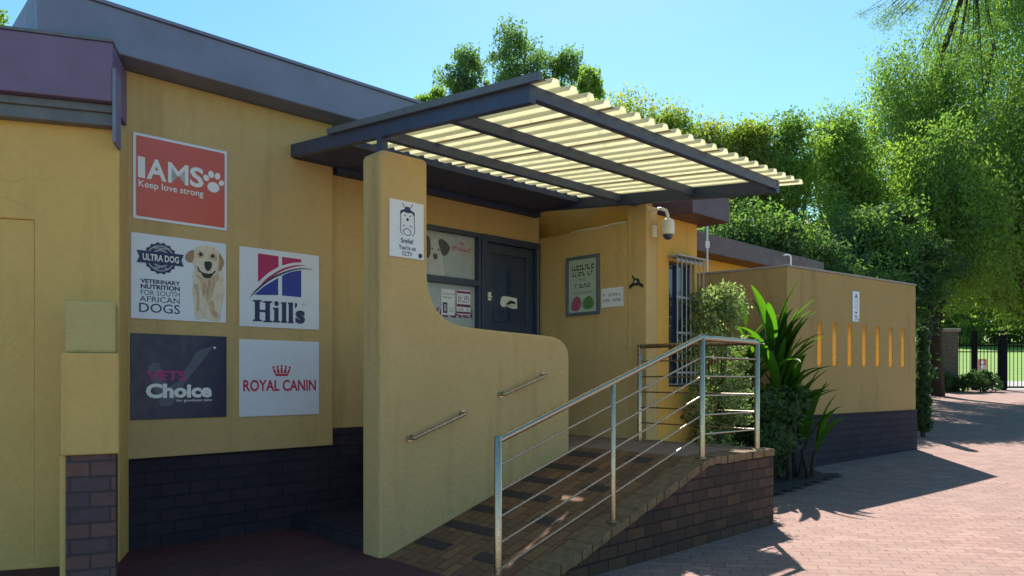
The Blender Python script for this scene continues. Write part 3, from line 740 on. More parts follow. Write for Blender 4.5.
for j in range(len(ns) - 1):
    for i in range(k - 1): fs.append((j * k + i, j * k + i + 1, (j + 1) * k + i + 1, (j + 1) * k + i))
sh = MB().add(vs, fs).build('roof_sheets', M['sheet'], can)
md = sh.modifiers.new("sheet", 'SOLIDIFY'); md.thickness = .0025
e = MB(); e.beam((.045, .86, CZ(-.86) + .075), (.045, -1.675, CZ(1.675) + .075), .03, .05); e.build('edge_flashing', M['gutter'], can)
# ------------------------------------------------------------------ entrance block
blk = thing('entrance_block', 'yellow entrance block with barred window and maroon roof edge beside the canopy', 'building', F, (3.9, .8, 0))
MB().nbox(3.46, 3.64, -1.648, -.262, 0, 3.15).build('screen_wall', M['yellow'], blk, bevel=.012)
MB().nbox(3.452, 3.66, -.26, 0, 0, 3.30).build('corner_pier', M['yellow'], blk, bevel=.012)
MB().panel(3.66, 4.46, 0, 3.22, .002, .2, [(3.88, 4.40, 1.3, 2.74)]).nbox(4.26, 4.458, -3.5, -.2, 0, 3.22).nbox(3.70, 3.84, -2.6, -.2, 0, 3.78).build('wall', M['orange'], blk)
MB().nbox(3.845, 4.63, -3.5, .33, 3.222, 3.50).build('roof', M['fascia_maroon'], blk, bevel=.008)
bw = MB()
for a in ((3.88, 3.91, 1.3, 2.74), (4.37, 4.40, 1.3, 2.74), (3.91, 4.37, 1.3, 1.33), (3.91, 4.37, 2.71, 2.74), (4.125, 4.155, 1.33, 2.71)): bw.nbox(a[0], a[1], -.12, -.07, a[2], a[3])
bw = bw.build('window', M['frame_dark'], blk); MB().nbox(3.91, 4.37, -.10, -.095, 1.33, 2.71).build('pane', M['glass'], bw)
gr = MB()
for i in range(7):
    u = 3.87 + i * .09; gr.tube([(u, -.002, 2.77), (u, -.11, 2.77), (u, -.12, 2.75), (u, -.12, 1.35), (u, -.11, 1.33), (u, -.002, 1.33)], .007, 6)
for z in (1.45, 1.9, 2.3, 2.72): gr.nbox(3.86, 4.42, .108, .114, z, z + .025)
gr.nbox(3.85, 4.43, .003, .15, 2.775, 2.79)
gr.build('burglar_bars', paint('grey_bars', (.36, .38, .42), .5), bw)

cctv = thing('security_camera', 'white dome security camera on a curved bracket at the block corner', 'camera', F, (3.66, -.02, 3.1))
MB().tube([(3.51, -.003, 3.22), (3.51, -.06, 3.24), (3.54, -.12, 3.25), (3.59, -.16, 3.23), (3.61, -.17, 3.18), (3.61, -.17, 3.13)], .017, 10).build('bracket', M['white'], cctv, smooth='auto')
MB().lathe([(.03, .17), (.06, .16), (.072, .12), (.072, .02), (.066, 0)], (3.61, -.17, 2.97), 20).build('housing', M['white'], cctv, smooth='auto')
MB().lathe([(.056, 0), (.054, -.025), (.04, -.05), (.018, -.062), (.004, -.064)], (3.61, -.17, 2.975), 20).build('dome', M['glass'], cctv, smooth='auto')
MB().nbox(3.535, 3.59, .003, .045, 2.95, 3.08).build('junction_box', M['white'], cctv, bevel=.006)

brk = thing('iron_bracket', 'small black three armed iron bracket fixed high on the pier beside the camera', 'bracket', F, (3.44, .13, 2.40))
b = MB(); nc, zc = -.13, 2.465
for (dn, dz, w_) in ((-.095, -.05, .022), (.09, -.055, .022), (-.055, .065, .014)): b.beam((3.444, -nc, zc), (3.444, -(nc + dn), zc + dz), .014, w_ * 1.6)
b.lathe([(.042, 0), (.042, -.012), (.03, -.018)], (3.45, -nc, zc), 16, 'x'); b.build('arms', M['black'], brk)
MB().lathe([(.013, 0), (.013, -.006)], (3.4315, -nc, zc), 12, 'x').build('bolt', M['white'], brk)

fp = thing('framed_poster', 'tall framed mint green poster with a pink and a green picture on the entrance block', 'poster', F, (3.45, .9, 2.15))
fm = MB()
for a in ((-1.165, -1.13, 2.145, 2.845), (-.692, -.657, 2.145, 2.845), (-1.13, -.692, 2.145, 2.18), (-1.13, -.692, 2.81, 2.845)): fm.nbox(3.425, 3.458, a[0], a[1], a[2], a[3])
fm.build('frame', paint('poster_frame', (.10, .13, .19), .35), fp, bevel=.003)
MB().nbox(3.445, 3.457, -1.13, -.692, 2.18, 2.81).build('backing', M['mint'], fp)
fl = Flat(fp, FU(-1.13, 2.18, 3.445), .438, .63); rng = random.Random(21)
fl.begin().scrawl(.05, .37, .50, .56, rng).scrawl(.06, .36, .43, .48, rng).scrawl(.18, .26, .37, .40, rng).scrawl(.10, .34, .29, .335, rng).scrawl(.08, .36, .235, .243, rng).scrawl(.08, .36, .215, .223, rng).end('lettering', M['dark_ink'])
fl.begin().poly(smooth_outline([(.05, .03), (.04, .10), (.08, .17), (.14, .19), (.19, .14), (.19, .07), (.14, .02)])).end('pink_picture', M['pink_ink'])
fl.begin().poly(smooth_outline([(.23, .05), (.22, .12), (.27, .17), (.33, .18), (.38, .13), (.38, .06), (.31, .03)])).end('green_picture', M['green_ink'])
nt = thing('wall_notice', 'small white notice with two dark lines right of the framed poster', 'notice', F, (3.45, .48, 2.21))
MB().nbox(3.450, 3.458, -.632, -.321, 2.212, 2.43).build('board', M['board'], nt)
fl = Flat(nt, FU(-.632, 2.212, 3.450), .31, .218)
fl.begin().scrawl(.03, .28, .125, .155, rng).scrawl(.03, .28, .06, .09, rng).end('lettering', M['navy_ink'])
tag(MB().tube([(3.50, 1.15, 3.155), (3.50, .95, 3.165), (3.52, .75, 3.163), (3.50, .5, 3.168), (3.51, .30, 3.165), (3.49, .28, 3.158)], .010, 8).build('sunlit_edge_strip', M['white'], fr=F, base=(3.5, .7, 3.15), smooth='auto'), 'white strip added as the sunlit top edge of the entrance screen wall', 'sunlit_edge_strip')  # white tube added in place of the wall's sunlit top edge

# ------------------------------------------------------------------ CCTV warning signs
def cctv_sign(label, fr, cx, cy, z0, w, h, fmap):
    t = thing('warning_sign', label, 'sign', fr, (cx, cy, z0), 'camera warning signs')
    fl = Flat(t, fmap, w, h); sx, sy = w / .33, h / .45
    b = MB(); p = [fmap(0, 0, -.006), fmap(w, 0, -.006), fmap(w, h, -.006), fmap(0, h, -.006), fmap(0, 0, 0), fmap(w, 0, 0), fmap(w, h, 0), fmap(0, h, 0)]
    b.hexa(p).build('board', M['board'], t)
    S = lambda pts: [(x * sx, y * sy) for x, y in pts]
    fl.begin()
    for ln in ([(.10, .34), (.105, .28), (.10, .22), (.12, .18)], [(.235, .34), (.235, .28), (.24, .22), (.22, .18)], [(.10, .34), (.13, .365), (.17, .36), (.21, .365), (.235, .34)],
               [(.13, .215), (.165, .235), (.20, .215)], [(.13, .215), (.14, .19), (.17, .18), (.20, .19), (.20, .215)], [(.12, .43), (.14, .40)], [(.22, .435), (.20, .40)], [(.145, .26), (.125, .25)], [(.19, .26), (.215, .25)]):
        fl.line(arc(S(ln), 4), .006 * sx)
    fl.poly(S(smooth_outline([(.10, .34), (.105, .37), (.14, .385), (.15, .405), (.19, .405), (.20, .385), (.235, .37), (.238, .345), (.21, .365), (.17, .362), (.13, .365)])))
    fl.ell(.17 * sx, .305 * sy, .013 * sx, .013 * sy).ell(.145 * sx, .335 * sy, .006 * sx, .007 * sy).ell(.195 * sx, .335 * sy, .006 * sx, .007 * sy).end('drawing', M['navy_ink'])
    fl.begin().text("Smile!", .105 * sx, .225 * sx, .115 * sy, .155 * sy, .02).text("You're on", .085 * sx, .25 * sx, .062 * sy, .10 * sy, .02).text("CCTV", .115 * sx, .215 * sx, .015 * sy, .05 * sy, .02).end('lettering', M['navy_ink'])
    fl.begin().ell(.295 * sx, .03 * sy, .02 * sx, .02 * sy).end('badge', M['navy_ink'])
    return t
cctv_sign('white camera warning sign fixed to the tall pillar of the ramp wall', F, .25, -.008, 2.355, .33, .45, FN(.083, 2.355, .008))

# ------------------------------------------------------------------ side wing at far left, brick pier, tap
wing = thing('side_wing', 'ochre plastered wing with plum roof edge at the left end of the clinic', 'building', L, (-1.5, 0, 0))
MB().panel(-4.5, 0, 0, 3.35, 0, .2, [(-2.2, -.56, .03, 2.56)]).box(-.2, 0, .2, 3, 0, 3.35).build('wall', M['yellow_left'], wing, bevel=.01)
MB().box(-2.197, -.563, .014, .05, .0, 2.557).build('filled_doorway', M['yellow_left'], wing)
MB().box(-4.5, -.02, -.10, .001, 3.27, 3.42).box(-4.5, -.02, -.13, -.10, 3.36, 3.42).build('gutter_beam', M['gutter'], wing, bevel=.008)
wr = MB().box(-4.5, -.01, -.20, 3, 3.421, 3.85).build('roof', M['fascia_plum'], wing, bevel=.008)
MB().box(-4.5, -.006, -.21, .1, 3.851, 3.872).build('roof_flashing', M['gutter'], wr)
MB().box(-.009, .012, -.215, -.01, 3.12, 3.66).build('barge_board', M['fascia_grey'], wing)

LP = Frame(-2.86, 5.03, 25)
pier = thing('brick_pier', 'short brick pier with a yellow rendered cap beside the side wing', 'pier', LP, (0, .15, 0))
MB().box(-.15, .145, 0, .28, -.05, .878).build('brick_shaft', M['pier_brick'], pier)
MB().box(-.185, -.151, .01, .28, -.05, .878).build('rendered_edge', M['yellow_left'], pier)
MB().box(-.175, .17, -.03, .31, .880, 1.57).build('rendered_cap', M['yellow_left'], pier, bevel=.012)
MB().box(-.16, .145, .05, .31, 1.571, 1.93).build('upper_block', M['yellow_pale'], pier, bevel=.02)
tap = thing('garden_tap', 'small standpipe tap against the ochre wall by the brick pier', 'tap', L, (-.27, -.05, 0))
MB().tube([(-.27, -.05, 0), (-.27, -.05, .26), (-.28, -.055, .285), (-.30, -.06, .29), (-.325, -.065, .285), (-.33, -.067, .26)], .012, 8).build('pipe', M['gutter'], tap, smooth='auto')
MB().tube([(-.305, -.06, .29), (-.305, -.06, .33)], .008, 8).box(-.335, -.275, -.065, -.055, .33, .34).build('handle', M['black'], tap)

# ------------------------------------------------------------------ rear wing
rear = thing('rear_wing', 'low orange rear wing with long maroon roof edge behind the garden wall', 'building', F, (8.0, 2.5, 0))
MB().nbox(5.0, 11.0, -4.5, -1.75, 0, 3.36).build('wall', M['orange'], rear)
MB().nbox(4.64, 11.2, -4.8, -1.40, 3.36, 3.66).build('roof', M['fascia_maroon'], rear, bevel=.008)
MB().nbox(7.05, 7.12, -1.75, -1.68, 2.2, 3.36).build('downpipe', M['fascia_maroon'], rear)

# ------------------------------------------------------------------ garden wall
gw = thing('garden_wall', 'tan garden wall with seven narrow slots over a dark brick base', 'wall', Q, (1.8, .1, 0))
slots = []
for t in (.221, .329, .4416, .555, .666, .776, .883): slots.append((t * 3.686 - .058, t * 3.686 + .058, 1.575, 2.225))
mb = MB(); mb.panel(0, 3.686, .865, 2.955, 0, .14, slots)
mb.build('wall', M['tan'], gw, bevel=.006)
MB().box(-.0, 3.70, -.018, .15, -.05, .863).build('brick_base', M['plinth'], gw)
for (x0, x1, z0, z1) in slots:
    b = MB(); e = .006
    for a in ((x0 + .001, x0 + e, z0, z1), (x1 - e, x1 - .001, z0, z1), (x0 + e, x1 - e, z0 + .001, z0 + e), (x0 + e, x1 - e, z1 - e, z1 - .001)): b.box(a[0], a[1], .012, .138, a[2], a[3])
    b.build('slot_glow_lining', M['slot'], gw)  # added inner faces that carry the bounced-sun colour
# return wall towards the entrance block
Qi = Q.m.transposed()
def toQ(x, y): p = Qi @ (Vector((x, y, 0)) - Q.o); return (p.x, p.y)
a = Vector(toQ(3.84, 10.33)); b = Vector(toQ(2.81 - .515, 11.17 + .42)); d = (b - a).normalized(); nrm = Vector((-d.y, d.x)) * -.22
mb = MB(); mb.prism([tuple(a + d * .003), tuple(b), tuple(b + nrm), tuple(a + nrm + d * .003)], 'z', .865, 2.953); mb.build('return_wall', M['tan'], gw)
mb = MB(); mb.prism([tuple(a), tuple(b), tuple(b + nrm), tuple(a + nrm)], 'z', -.05, .862); mb.build('return_base', M['plinth'], gw)
MB().box(-.02, 3.70, -.012, .152, 2.957, 2.985).build('coping', M['concrete'], gw, bevel=.005)
mb = MB(); mb.prism([tuple(a - nrm * .06), tuple(b - nrm * .06), tuple(b + nrm * 1.05), tuple(a + nrm * 1.05)], 'z', 2.956, 2.982); mb.build('return_coping', M['concrete'], gw)
cctv_sign('white camera warning sign above the slots of the tan garden wall', Q, 1.78, -.01, 2.27, .19, .46, lambda x, y, l: (1.69 + x, -.009 - l, 2.27 + y))
# thin poles on the wall
p = W.w((2.90, 11.05, 0))
pl = thing('white_pole', 'tall thin white pole with hooked tip rising from the garden wall by the roof end', 'pole', W, (2.93, 11.1, 2.98))
MB().tube([(2.93, 11.1, 2.98), (2.93, 11.1, 3.6), (2.928, 11.1, 4.08), (2.90, 11.1, 4.13), (2.86, 11.1, 4.135), (2.82, 11.1, 4.12)], .014, 8).build('shaft', M['white'], pl, smooth='auto')
MB().tube([(2.93, 11.1, 3.72), (2.88, 11.1, 3.74), (2.86, 11.1, 3.72)], .010, 6).box(2.90, 2.96, 11.08, 11.12, 3.35, 3.45).build('fittings', M['white'], pl)
pl = thing('white_pole', 'short white hooked pole on the top corner of the tan garden wall', 'pole', W, (3.95, 10.42, 2.98))
MB().tube([(3.95, 10.48, 2.98), (3.95, 10.48, 3.12), (3.93, 10.48, 3.145), (3.88, 10.48, 3.15), (3.85, 10.48, 3.14)], .012, 8).build('shaft', M['white'], pl, smooth='auto')

# ------------------------------------------------------------------ gate and things at the far right
def fz(y): return ground_z(y)
GY = 29.4; gz = fz(GY)
gp = thing('gate_pillar', 'grey brick gate pillar beside the black gate at the end of the drive', 'pillar', W, (16.95, 29.5, gz))
MB().box(16.42, 17.5, 29.0, 29.8, gz - .1, gz + 2.30).build('shaft', brickwork('pillar_brick', (.20, .17, .15), (.14, .12, .11), (.09, .08, .075)), gp)
MB().box(16.36, 17.56, 28.94, 29.86, gz + 2.30, gz + 2.42).build('cap', M['concrete'], gp, bevel=.02)
def bars(x0, x1, z0, z1, y, gap):
    b = MB(); n = int((x1 - x0) / gap)
    for i in range(1, n):
        x = x0 + (x1 - x0) * i / n; b.tube([(x, y, z0), (x, y, z1 - .05), (x, y, z1)], [.014, .014, .002], 6)
    return b
gt = thing('driveway_gate', 'tall black spiked driveway gate with round bars at the end of the drive', 'gate', W, (20.6, GY, gz))
for (x0, x1, zt) in ((19.62, 21.5, 2.0), (21.52, 23.4, 2.0)):
    lf = bars(x0, x1, gz + .08, gz + zt, GY, .145).build('gate_leaf', M['gate_black'], gt)
    MB().box(x0, x1, GY - .02, GY + .02, gz + .08, gz + .15).box(x0, x1, GY - .02, GY + .02, gz + zt - .28, gz + zt - .22).box(x0, x1, GY - .02, GY + .02, gz + zt - .5, gz + zt - .46).box(x0, x0 + .05, GY - .025, GY + .025, gz + .05, gz + zt).box(x1 - .05, x1, GY - .025, GY + .025, gz + .05, gz + zt).build('frame', M['gate_black'], lf)
MB().box(19.34, 19.60, GY - .10, GY + .10, gz - .1, gz + 2.42).build('gate_post', M['gate_black'], gt, bevel=.02)
fnc = thing('spiked_fence', 'black spiked fence panel between the brick pillar and the driveway gate', 'fence', W, (18.4, GY, gz))
bars(17.52, 19.32, gz + .1, gz + 2.05, GY + .02, .135).build('bars', M['gate_black'], fnc)
MB().box(17.52, 19.32, GY, GY + .04, gz + .1, gz + .16).box(17.52, 19.32, GY, GY + .04, gz + 1.75, gz + 1.81).box(17.52, 19.32, GY, GY + .04, gz + 1.5, gz + 1.54).build('rails', M['gate_black'], fnc)
MB().box(18.28, 18.46, GY - .07, GY + .07, gz, gz + 2.35).build('fence_post', M['gate_black'], fnc)
sg = thing('estate_sign', 'small red and white sign board standing on the lawn beyond the black gate', 'sign', W, (21.6, 34, fz(34)))
MB().box(21.42, 21.80, 33.98, 34.02, fz(34) + .45, fz(34) + 1.15).build('board', M['red_board'], sg)
Flat(sg, lambda x, y, l: (21.42 + x, 33.978 - l, fz(34) + .45 + y), .38, .7).begin().poly([(.06, .12), (.32, .12), (.32, .42), (.06, .42)]).ell(.19, .55, .10, .09).end('print', M['white_ink'])
MB().box(21.46, 21.50, 34.022, 34.06, fz(34) - .1, fz(34) + 1.1).build('leg', M['black'], sg); MB().box(21.72, 21.76, 34.022, 34.06, fz(34) - .1, fz(34) + 1.1).build('leg', M['black'], sg)
# ------------------------------------------------------------------ vegetation
def leaf_mesh(name, mat, centres, radii, counts, size, seed, parent, flat=.8, aspect=.42, droop=0.0, fuzzy=False):
    rg = np.random.default_rng(seed); P = []
    fr, base = INFO[parent.name]; basew = np.array(fr.w(base))
    for c, r, k in zip(centres, radii, counts):
        d = rg.normal(size=(k, 3)); d /= np.linalg.norm(d, axis=1)[:, None]
        rad = r * rg.uniform(0.25, 1.05, (k, 1)) ** .55
        q = np.clip(rg.normal(size=(k, 3)), -1.55, 1.55) * r * .62 if fuzzy else d * rad
        q[:, 2] *= flat
        P.append(np.array(c) + q)
    P = np.concatenate(P); n = len(P)
    t = rg.normal(size=(n, 3)); t[:, 2] -= droop; t /= np.linalg.norm(t, axis=1)[:, None]
    a = rg.normal(size=(n, 3)); b = np.cross(t, a); b /= np.linalg.norm(b, axis=1)[:, None]
    s = size * rg.uniform(.6, 1.35, (n, 1))
    V = np.stack([P - t * s, P + b * s * aspect - t * s * .1, P + t * s, P - b * s * aspect - t * s * .1], 1).reshape(-1, 3) - basew
    me = bpy.data.meshes.new(name)
    me.vertices.add(4 * n); me.vertices.foreach_set("co", V.astype(np.float32).ravel())
    me.loops.add(4 * n); me.loops.foreach_set("vertex_index", np.arange(4 * n, dtype=np.int32))
    me.polygons.add(n); me.polygons.foreach_set("loop_start", np.arange(0, 4 * n, 4, dtype=np.int32))
    me.update(); me.validate()
    me.materials.append(mat)
    o = bpy.data.objects.new(name, me); COL.objects.link(o); o.parent = parent
    return o

def tree(label, x, y, zlo, zhi, rx, mat, seed, leaves=9000, size=.11,  clumps=40, name='tree', group='trees behind the clinic', ry=None, cl_r=.42, trunk_r=.16, shape=1.0, cat='tree', tx=None, flat=.85, droop=.2):
    rg = random.Random(seed); gz = bank(x, y); t = thing(name, label, cat, W, (x, y, gz), group)
    zc, rz = (zlo + zhi) / 2, (zhi - zlo) / 2; rx *= 1.12; size *= .68; leaves = int(leaves * 2.3); tx = x if tx is None else tx; clumps = int(clumps * 3.2); ry = ry or rx; C_, R_, K_ = [], [], []
    ph = [rg.uniform(0, 6.28) for _ in range(3)]
    for i in range(clumps):
        while True:
            d = Vector((rg.uniform(-1, 1), rg.uniform(-1, 1), rg.uniform(-1, 1)))
            if d.length < 1: break
        az = math.atan2(d.y, d.x); tap = (1 - .35 * max(0, d.z) * shape) * (.86 + .22 * math.sin(2 * az + ph[0]) + .16 * math.sin(5 * d.z + ph[1]) + .1 * math.sin(4 * az + ph[2]))
        C_.append((x + d.x * rx * tap, y + d.y * ry * tap, zc + d.z * rz)); r = cl_r * min(rx, 3) * rg.uniform(.2, .95); R_.append(r); K_.append(r ** 1.7 * rg.uniform(.5, 1.3))
    tot = sum(K_); K_ = [max(8, int(leaves * k / tot)) for k in K_]
    alt = {'mid': 'light', 'light': 'mid', 'dark': 'mid', 'blue': 'mid', 'golden': 'light'}[mat]; sel = [rg.random() < .27 for _ in C_]
    for pick, mm in ((False, mat), (True, alt)):
        ii = [i for i in range(len(C_)) if sel[i] == pick]
        leaf_mesh('crown', LEAF[mm], [C_[i] for i in ii], [R_[i] for i in ii], [K_[i] for i in ii], size, seed + 500 * pick, t, fuzzy=True, flat=flat, droop=droop)
    b = MB(); top = zlo + (zhi - zlo) * .72
    pts = [(tx, y, gz - .2)]; n = 6
    for i in range(1, n + 1): pts.append((tx + (x - tx) * (i / n) ** 2 + rg.uniform(-.12, .12) * rx * .5, y + rg.uniform(-.12, .12) * rx * .5, gz + (top - gz) * i / n))
    b.tube(pts, [trunk_r * (1 - .85 * i / n) for i in range(n + 1)], 8)
    for c in rg.sample(C_, min(14, len(C_))):
        k = max(1, min(n - 1, int(n * (c[2] - gz) / (top - gz) * .62))); s = Vector(pts[k]); e = Vector(c); m = (s + e) / 2 + Vector((rg.uniform(-.2, .2), rg.uniform(-.2, .2), rg.uniform(0, .35))) * rx * .3
        r0 = trunk_r * (1 - .85 * k / n) * .6; b.tube([s, m, e], [r0, r0 * .55, .01], 6)
    b.build('trunk', M['bark'], t, smooth=True, fix=False)
    return t
def at(px, y): return (px - 512) / 740 * y
def zz(py, y): return 1.4 + (378 - py) * y / 740

# tall trees seen over the canopy
Y = 30
for (px, top, bot, wpx, lab, mt, sd) in ((468, 46, 150, 24, 'slim bluish green tree, leftmost above the canopy edge', 'blue', 1), (517, 24, 150, 33, 'tallest bluish green tree rising above the canopy corner', 'blue', 2), (563, 46, 160, 24, 'bluish tree with pointed top just right of the tallest one over the canopy', 'blue', 3)):
    tree(lab, at(px, Y), Y, zz(bot, Y), zz(top, Y), wpx * Y / 740, mt, sd, 6500, .10, 26, group='trees above the canopy', cl_r=.42)
for (px, top, bot, wpx, Y, lab, mt, sd) in ((438, 86, 150, 18, 27, 'small bright green tree peeping over the roof end', 'light', 4), (590, 70, 150, 16, 26, 'small pale green tree beside the upper canopy corner', 'light', 5),
        (628, 101, 210, 46, 23, 'yellow green tree rising behind the ribbed canopy edge', 'golden', 6), (672, 112, 215, 44, 23, 'golden green tree with reddish shoots behind the middle of the canopy slope', 'golden', 7),
        (712, 128, 225, 42, 22.5, 'golden tree behind the lower canopy slope', 'golden', 8), (752, 126, 235, 36, 22, 'low yellow tree above the lowest canopy corner', 'golden', 9)):
    tree(lab, at(px, Y), Y, zz(bot, Y), zz(top, Y), wpx * Y / 740, mt, sd, 9000, .085, 34, group='trees above the canopy', cl_r=.45)
tree('pale green tree top showing behind the side wing roof', at(-14, 15), 15, zz(140, 15), zz(14, 15), .62, 'light', 10, 3000, .09, 16)
# mixed trees behind the wings
for (px, top, bot, wpx, Y, lab, mt, sd, lv) in (
        (795, 120, 320, 46, 21, 'bushy light green tree just beyond the canopy tip', 'light', 11, 15000),
        (842, 98, 320, 46, 22, 'mid green tree between the canopy tip and the tall right trees', 'light', 12, 16000),
        (737, 206, 330, 48, 17.5, 'dark tree close behind the maroon roof end', 'dark', 13, 9000),
        (790, 224, 340, 58, 17.0, 'dark evergreen behind the low rear roof', 'dark', 14, 10000),
        (856, 214, 350, 60, 18.5, 'dark bluish tree over the tan garden wall', 'blue', 15, 12000),
        (898, 200, 330, 36, 19, 'dark dense tree beside the end of the garden wall', 'dark', 16, 10000)):
    tree(lab, at(px, Y), Y, zz(bot, Y), zz(top, Y), wpx * Y / 740, mt, sd, lv, .085, 36, cl_r=.40)
for (px, top, bot, wpx, Y, lab, mt, sd, lv, tp) in (
        (912, 50, 300, 68, 25, 'tall mid green tree left of the tallest right hand tree', 'mid', 21, 24000, 905),
        (1000, -70, 250, 84, 26, 'tallest green tree spreading over the drive', 'mid', 22, 32000, 938),
        (1045, 60, 305, 84, 22, 'bright green tree at the picture edge over the gate', 'light', 23, 22000, 1075),
        (945, 130, 300, 64, 21, 'rounded yellow green tree above the gate pillar', 'light', 24, 14000, 918),
        (1010, 180, 312, 62, 24, 'drooping green tree hanging over the black gate', 'mid', 25, 15000, 1060)):
    tree(lab, at(px, Y), Y, zz(bot, Y), zz(top, Y), wpx * Y / 740, mt, sd, lv, .085, 105, cl_r=.235, trunk_r=.24, tx=at(tp, Y), flat=2.3, droop=1.3)
# feathery tree whose bare fans hang into the sky
ft = thing('feathery_tree', 'feathery tree with thin bare fanning branches against the upper right sky', 'tree', W, (14.0, 27.5, bank(14.0, 27.5)), 'trees behind the clinic')
rg = random.Random(77); b = MB(); org = Vector((at(975, 22.5), 22.5, zz(-40, 22.5)))
b.tube([(14.0, 27.5, .6), (14.1, 27.3, 6), (14.4, 25.8, 11), org], [.22, .18, .12, .07], 8); tips = []
for i in range(34):
    a = rg.uniform(195, 285); ln = rg.uniform(2.4, 4.6); d = Vector((math.cos(R(a)), rg.uniform(-.3, .3), math.sin(R(a)) * .9))
    p1 = org + d * ln * .5 + Vector((0, 0, .15)); p2 = org + d * ln + Vector((0, 0, -.35)); b.tube([org, p1, p2], [.03, .016, .004], 5)
    for j in range(5):
        s = org + (p2 - org) * rg.uniform(.4, .95); e = s + Vector((rg.uniform(-.5, .3), rg.uniform(-.3, .3), rg.uniform(-.5, .1))); b.tube([s, e], [.008, .002], 4); tips.append(e)
    tips.append(p2)
b.build('branches', M['bark'], ft, fix=False)
leaf_mesh('crown', LEAF['mid'], [tuple(t) for t in tips], [.2] * len(tips), [34] * len(tips), .042, 78, ft, aspect=.2)

# far trees and hedges beyond the gate
for i, (px, top, bot, wpx, Y, lab, mt) in enumerate(((960, 250, 348, 40, 78, 'sunlit tree beyond the brick gate pillar', 'light'), (1010, 225, 348, 45, 84, 'sunlit bright tree beyond the black gate', 'light'), (1060, 240, 348, 40, 74, 'shaded tree beyond the right end of the gate', 'mid'))):
    tree(lab, at(px, Y), Y, zz(bot, Y), zz(top, Y), wpx * Y / 740, mt, 31 + i, 11000, .26, 36, group='trees beyond the gate')
def hedge(label, x0, x1, y0, y1, h, mat, seed, leaves, size, name='hedge', group=None):
    rg = np.random.default_rng(seed); xm, ym = (x0 + x1) / 2, (y0 + y1) / 2; gz = bank(xm, ym); t = thing(name, label, 'hedge', W, (xm, ym, gz), group)
    k = max(8, int((x1 - x0) * 9)); C_ = [(x0 + (x1 - x0) * (i + .5) / k + rg.uniform(-.1, .1), rg.uniform(y0, y1), gz + h * rg.uniform(.25, .8)) for i in range(k)]
    r = h * .38; leaf_mesh('foliage', LEAF[mat], C_, [r] * k, [leaves // k] * k, size, seed, t, flat=1.0)
    for i in range(0, k, 4): MB().tube([(C_[i][0], C_[i][1], gz - .1), C_[i]], [.03, .01], 5).build('stem', M['bark'], t, fix=False)
    return t
hedge('low clipped dark hedge in front of the spiked fence', 15.0, 18.6, 28.0, 28.7, .75, 'dark', 41, 7000, .06)
hedge('tall dark hedge between the garden wall end and the brick gate pillar', 11.5, 14.3, 27.0, 28.2, 2.9, 'dark', 43, 12000, .07)
hedge('shaded hedge line across the far side of the lawn', 30, 75, 86, 89, 6.5, 'mid', 44, 22000, .30)
hedge('shaded evergreen hedge behind the rear wing', 4.0, 9.5, 18.5, 19.8, 4.5, 'dark', 45, 16000, .09)
# dark upright conifer at the end of the garden wall
cn = thing('conifer', 'narrow dark conifer at the end of the tan garden wall', 'tree', W, (at(923, 14.2), 14.2, fz(14.2)))
cx = at(923, 14.2); leaf_mesh('crown', LEAF['dark'], [(cx, 14.2, fz(14.2) + .25 + .22 * i) for i in range(9)], [.17 - .009 * i for i in range(9)], [300] * 9, .05, 51, cn, flat=1.0)
MB().tube([(cx, 14.2, fz(14.2) - .1), (cx, 14.2, fz(14.2) + 2.0)], [.05, .01], 6).build('trunk', M['bark'], cn)

# strap leaved plants in the bed
def strap_leaf(parent, base, az, lean, length, blade, width, seed, curl=.5):
    rg = random.Random(seed); d = Vector((math.cos(az), math.sin(az), 0)); s = Vector((-math.sin(az), math.cos(az), 0)); n = 14; pts = []; a = lean * .35; p = Vector(base)
    stepl = length / n
    for i in range(n + 1):
        pts.append(p.copy()); ang = lean * .35 + lean * .65 * (i / n) ** 1.3 + curl * max(0, i / n - .6) ** 1.2; p = p + (d * math.sin(ang) + Vector((0, 0, 1)) * math.cos(ang)) * stepl
    vs = []; fs = []; st = 1 - blade
    for i, q in enumerate(pts):
        t = i / n
        if t < st: wv = .012
        else:
            k = (t - st) / blade; wv = .010 + width * .72 * (math.sin(math.pi * min(1, k ** .75)) ** .8) * .5
            if i == n: wv = .002
        tang = (pts[min(i + 1, n)] - pts[max(i - 1, 0)]).normalized(); up = s.cross(tang)
        vs += [q - s * wv + up * wv * -.35, q, q + s * wv + up * wv * -.35]
    for i in range(n):
        for k in (0, 1): fs.append((3 * i + k, 3 * i + k + 1, 3 * i + 3 + k + 1, 3 * i + 3 + k))
    MB().add(vs, fs).build('leaf', LEAF['strap'], parent, smooth=True, fix=False)
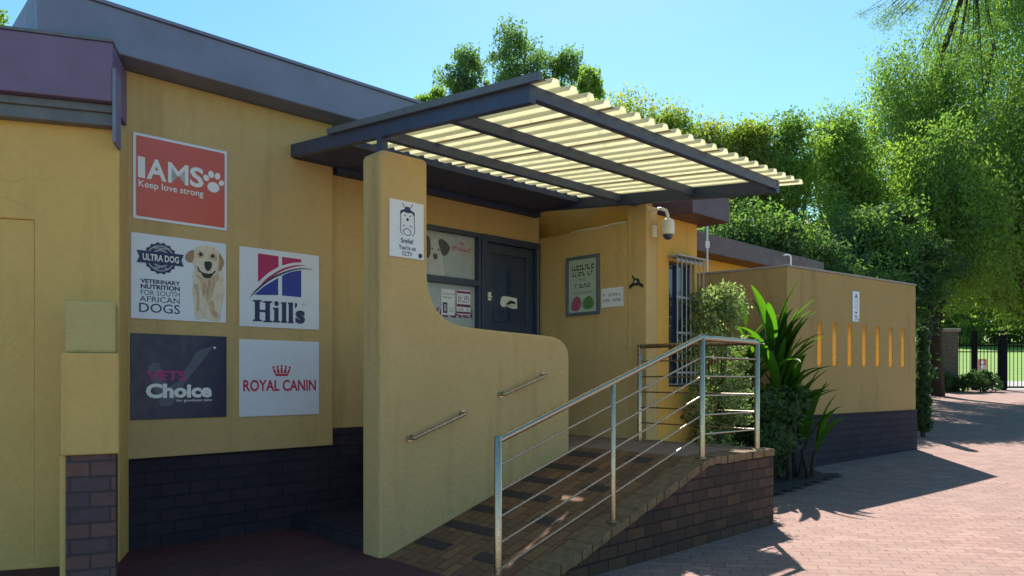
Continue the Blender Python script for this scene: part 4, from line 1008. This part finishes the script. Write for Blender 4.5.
def strap_plant(label, x, y, height, n, reach, seed, bias=None):
    gz = fz(y) + .03; t = thing('strap_leaf_plant', label, 'plant', W, (x, y, gz), 'strap leaved plants in the bed'); rg = random.Random(seed)
    canes = []
    for i in range(4):
        cx, cy = x + rg.uniform(-.16, .16), y + rg.uniform(-.14, .14); top = height * (1, .82, .66, .45)[i]; lx, ly = rg.uniform(-.12, .12), rg.uniform(-.1, .1)
        MB().tube([(cx, cy, gz - .05), (cx + lx * .5, cy + ly * .5, gz + top * .5), (cx + lx, cy + ly, gz + top)], [.035, .028, .02], 8).build('cane', M['bark'], t, smooth=True)
        canes.append((cx, cy, lx, ly, top))
    for i in range(n):
        cx, cy, lx, ly, top = canes[i % 4]; f = 1 - .30 * rg.random() ** 1.3
        az = rg.uniform(0, 360) if (bias is None or rg.random() < .45) else rg.gauss(bias, 35)
        strap_leaf(t, (cx + lx * f, cy + ly * f, gz + top * f), R(az), R(12 + 78 * (1 - f) / .30 * rg.uniform(.7, 1.15) + rg.uniform(0, 22)), reach * rg.uniform(.75, 1.12), .86, rg.uniform(.11, .18), seed * 90 + i, rg.uniform(.1, .7))
    return t
strap_plant('tall strap leaved plant fanning out before the tan garden wall', at(779, 9.65), 9.65, 1.72, 46, .92, 1, -12)
strap_plant('strap leaved plant with bright upright tips behind the pale bush', at(744, 9.75), 9.75, 1.92, 22, .76, 2)
strap_plant('low broad strap leaved plant at the foot of the tan garden wall', at(802, 9.75), 9.75, .75, 18, .8, 3, -20)
# pale variegated bush
vb = thing('variegated_bush', 'bush of small cream edged leaves beside the steel railing', 'bush', W, (at(716, 8.6), 8.6, fz(8.6) + .03))
bx_, by_ = at(716, 8.6), 8.6; rgb = random.Random(4); C_, R_ = [], []
for i in range(85):
    z = rgb.uniform(.5, 2.45); wv = .36 * math.sin(math.pi * min(1, (z - .2) / 2.5)) + .05; a = rgb.uniform(0, 6.28); r = wv * rgb.uniform(.2, 1); C_.append((bx_ + r * math.cos(a), by_ + r * math.sin(a), z)); R_.append(rgb.uniform(.10, .22))
leaf_mesh('crown', LEAF['cream'], C_, R_, [150] * len(C_), .027, 61, vb)
b = MB()
for c in C_[:20]: b.tube([(bx_, by_, fz(8.6)), (bx_ + (c[0] - bx_) * .4, by_ + (c[1] - by_) * .4, c[2] * .6), c], [.014, .009, .003], 5)
b.build('stems', M['bark'], vb, fix=False)
# dark undergrowth in the bed
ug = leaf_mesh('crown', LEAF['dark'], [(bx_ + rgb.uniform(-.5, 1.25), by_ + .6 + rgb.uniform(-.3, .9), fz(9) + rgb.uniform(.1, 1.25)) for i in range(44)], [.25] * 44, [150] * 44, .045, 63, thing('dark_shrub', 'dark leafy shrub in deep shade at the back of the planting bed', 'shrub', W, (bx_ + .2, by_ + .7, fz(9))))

# fallen leaves on the paving
fl_v = []; rgl = np.random.default_rng(5); mb = MB()
for i in range(240):
    x, y = rgl.uniform(.5, 8), rgl.uniform(4.5, 13); z = ground_z(y) + .006; a = rgl.uniform(0, 6.28); s = rgl.uniform(.008, .022); c, sn = math.cos(a) * s, math.sin(a) * s
    mb.add([(x - c, y - sn, z), (x - sn * .5, y + c * .5, z + .004), (x + c, y + sn, z + .002), (x + sn * .5, y - c * .5, z)], [(0, 1, 2, 3)])
o = mb.build('leaf_litter', leafmat('dry_leaf', [(.25, .17, .08), (.40, .33, .22), (.18, .11, .05)], .1), fr=W, base=(3, 8, 0), fix=False); o['kind'] = 'stuff'; o['label'] = 'scattered dry leaves on the sunlit paving'
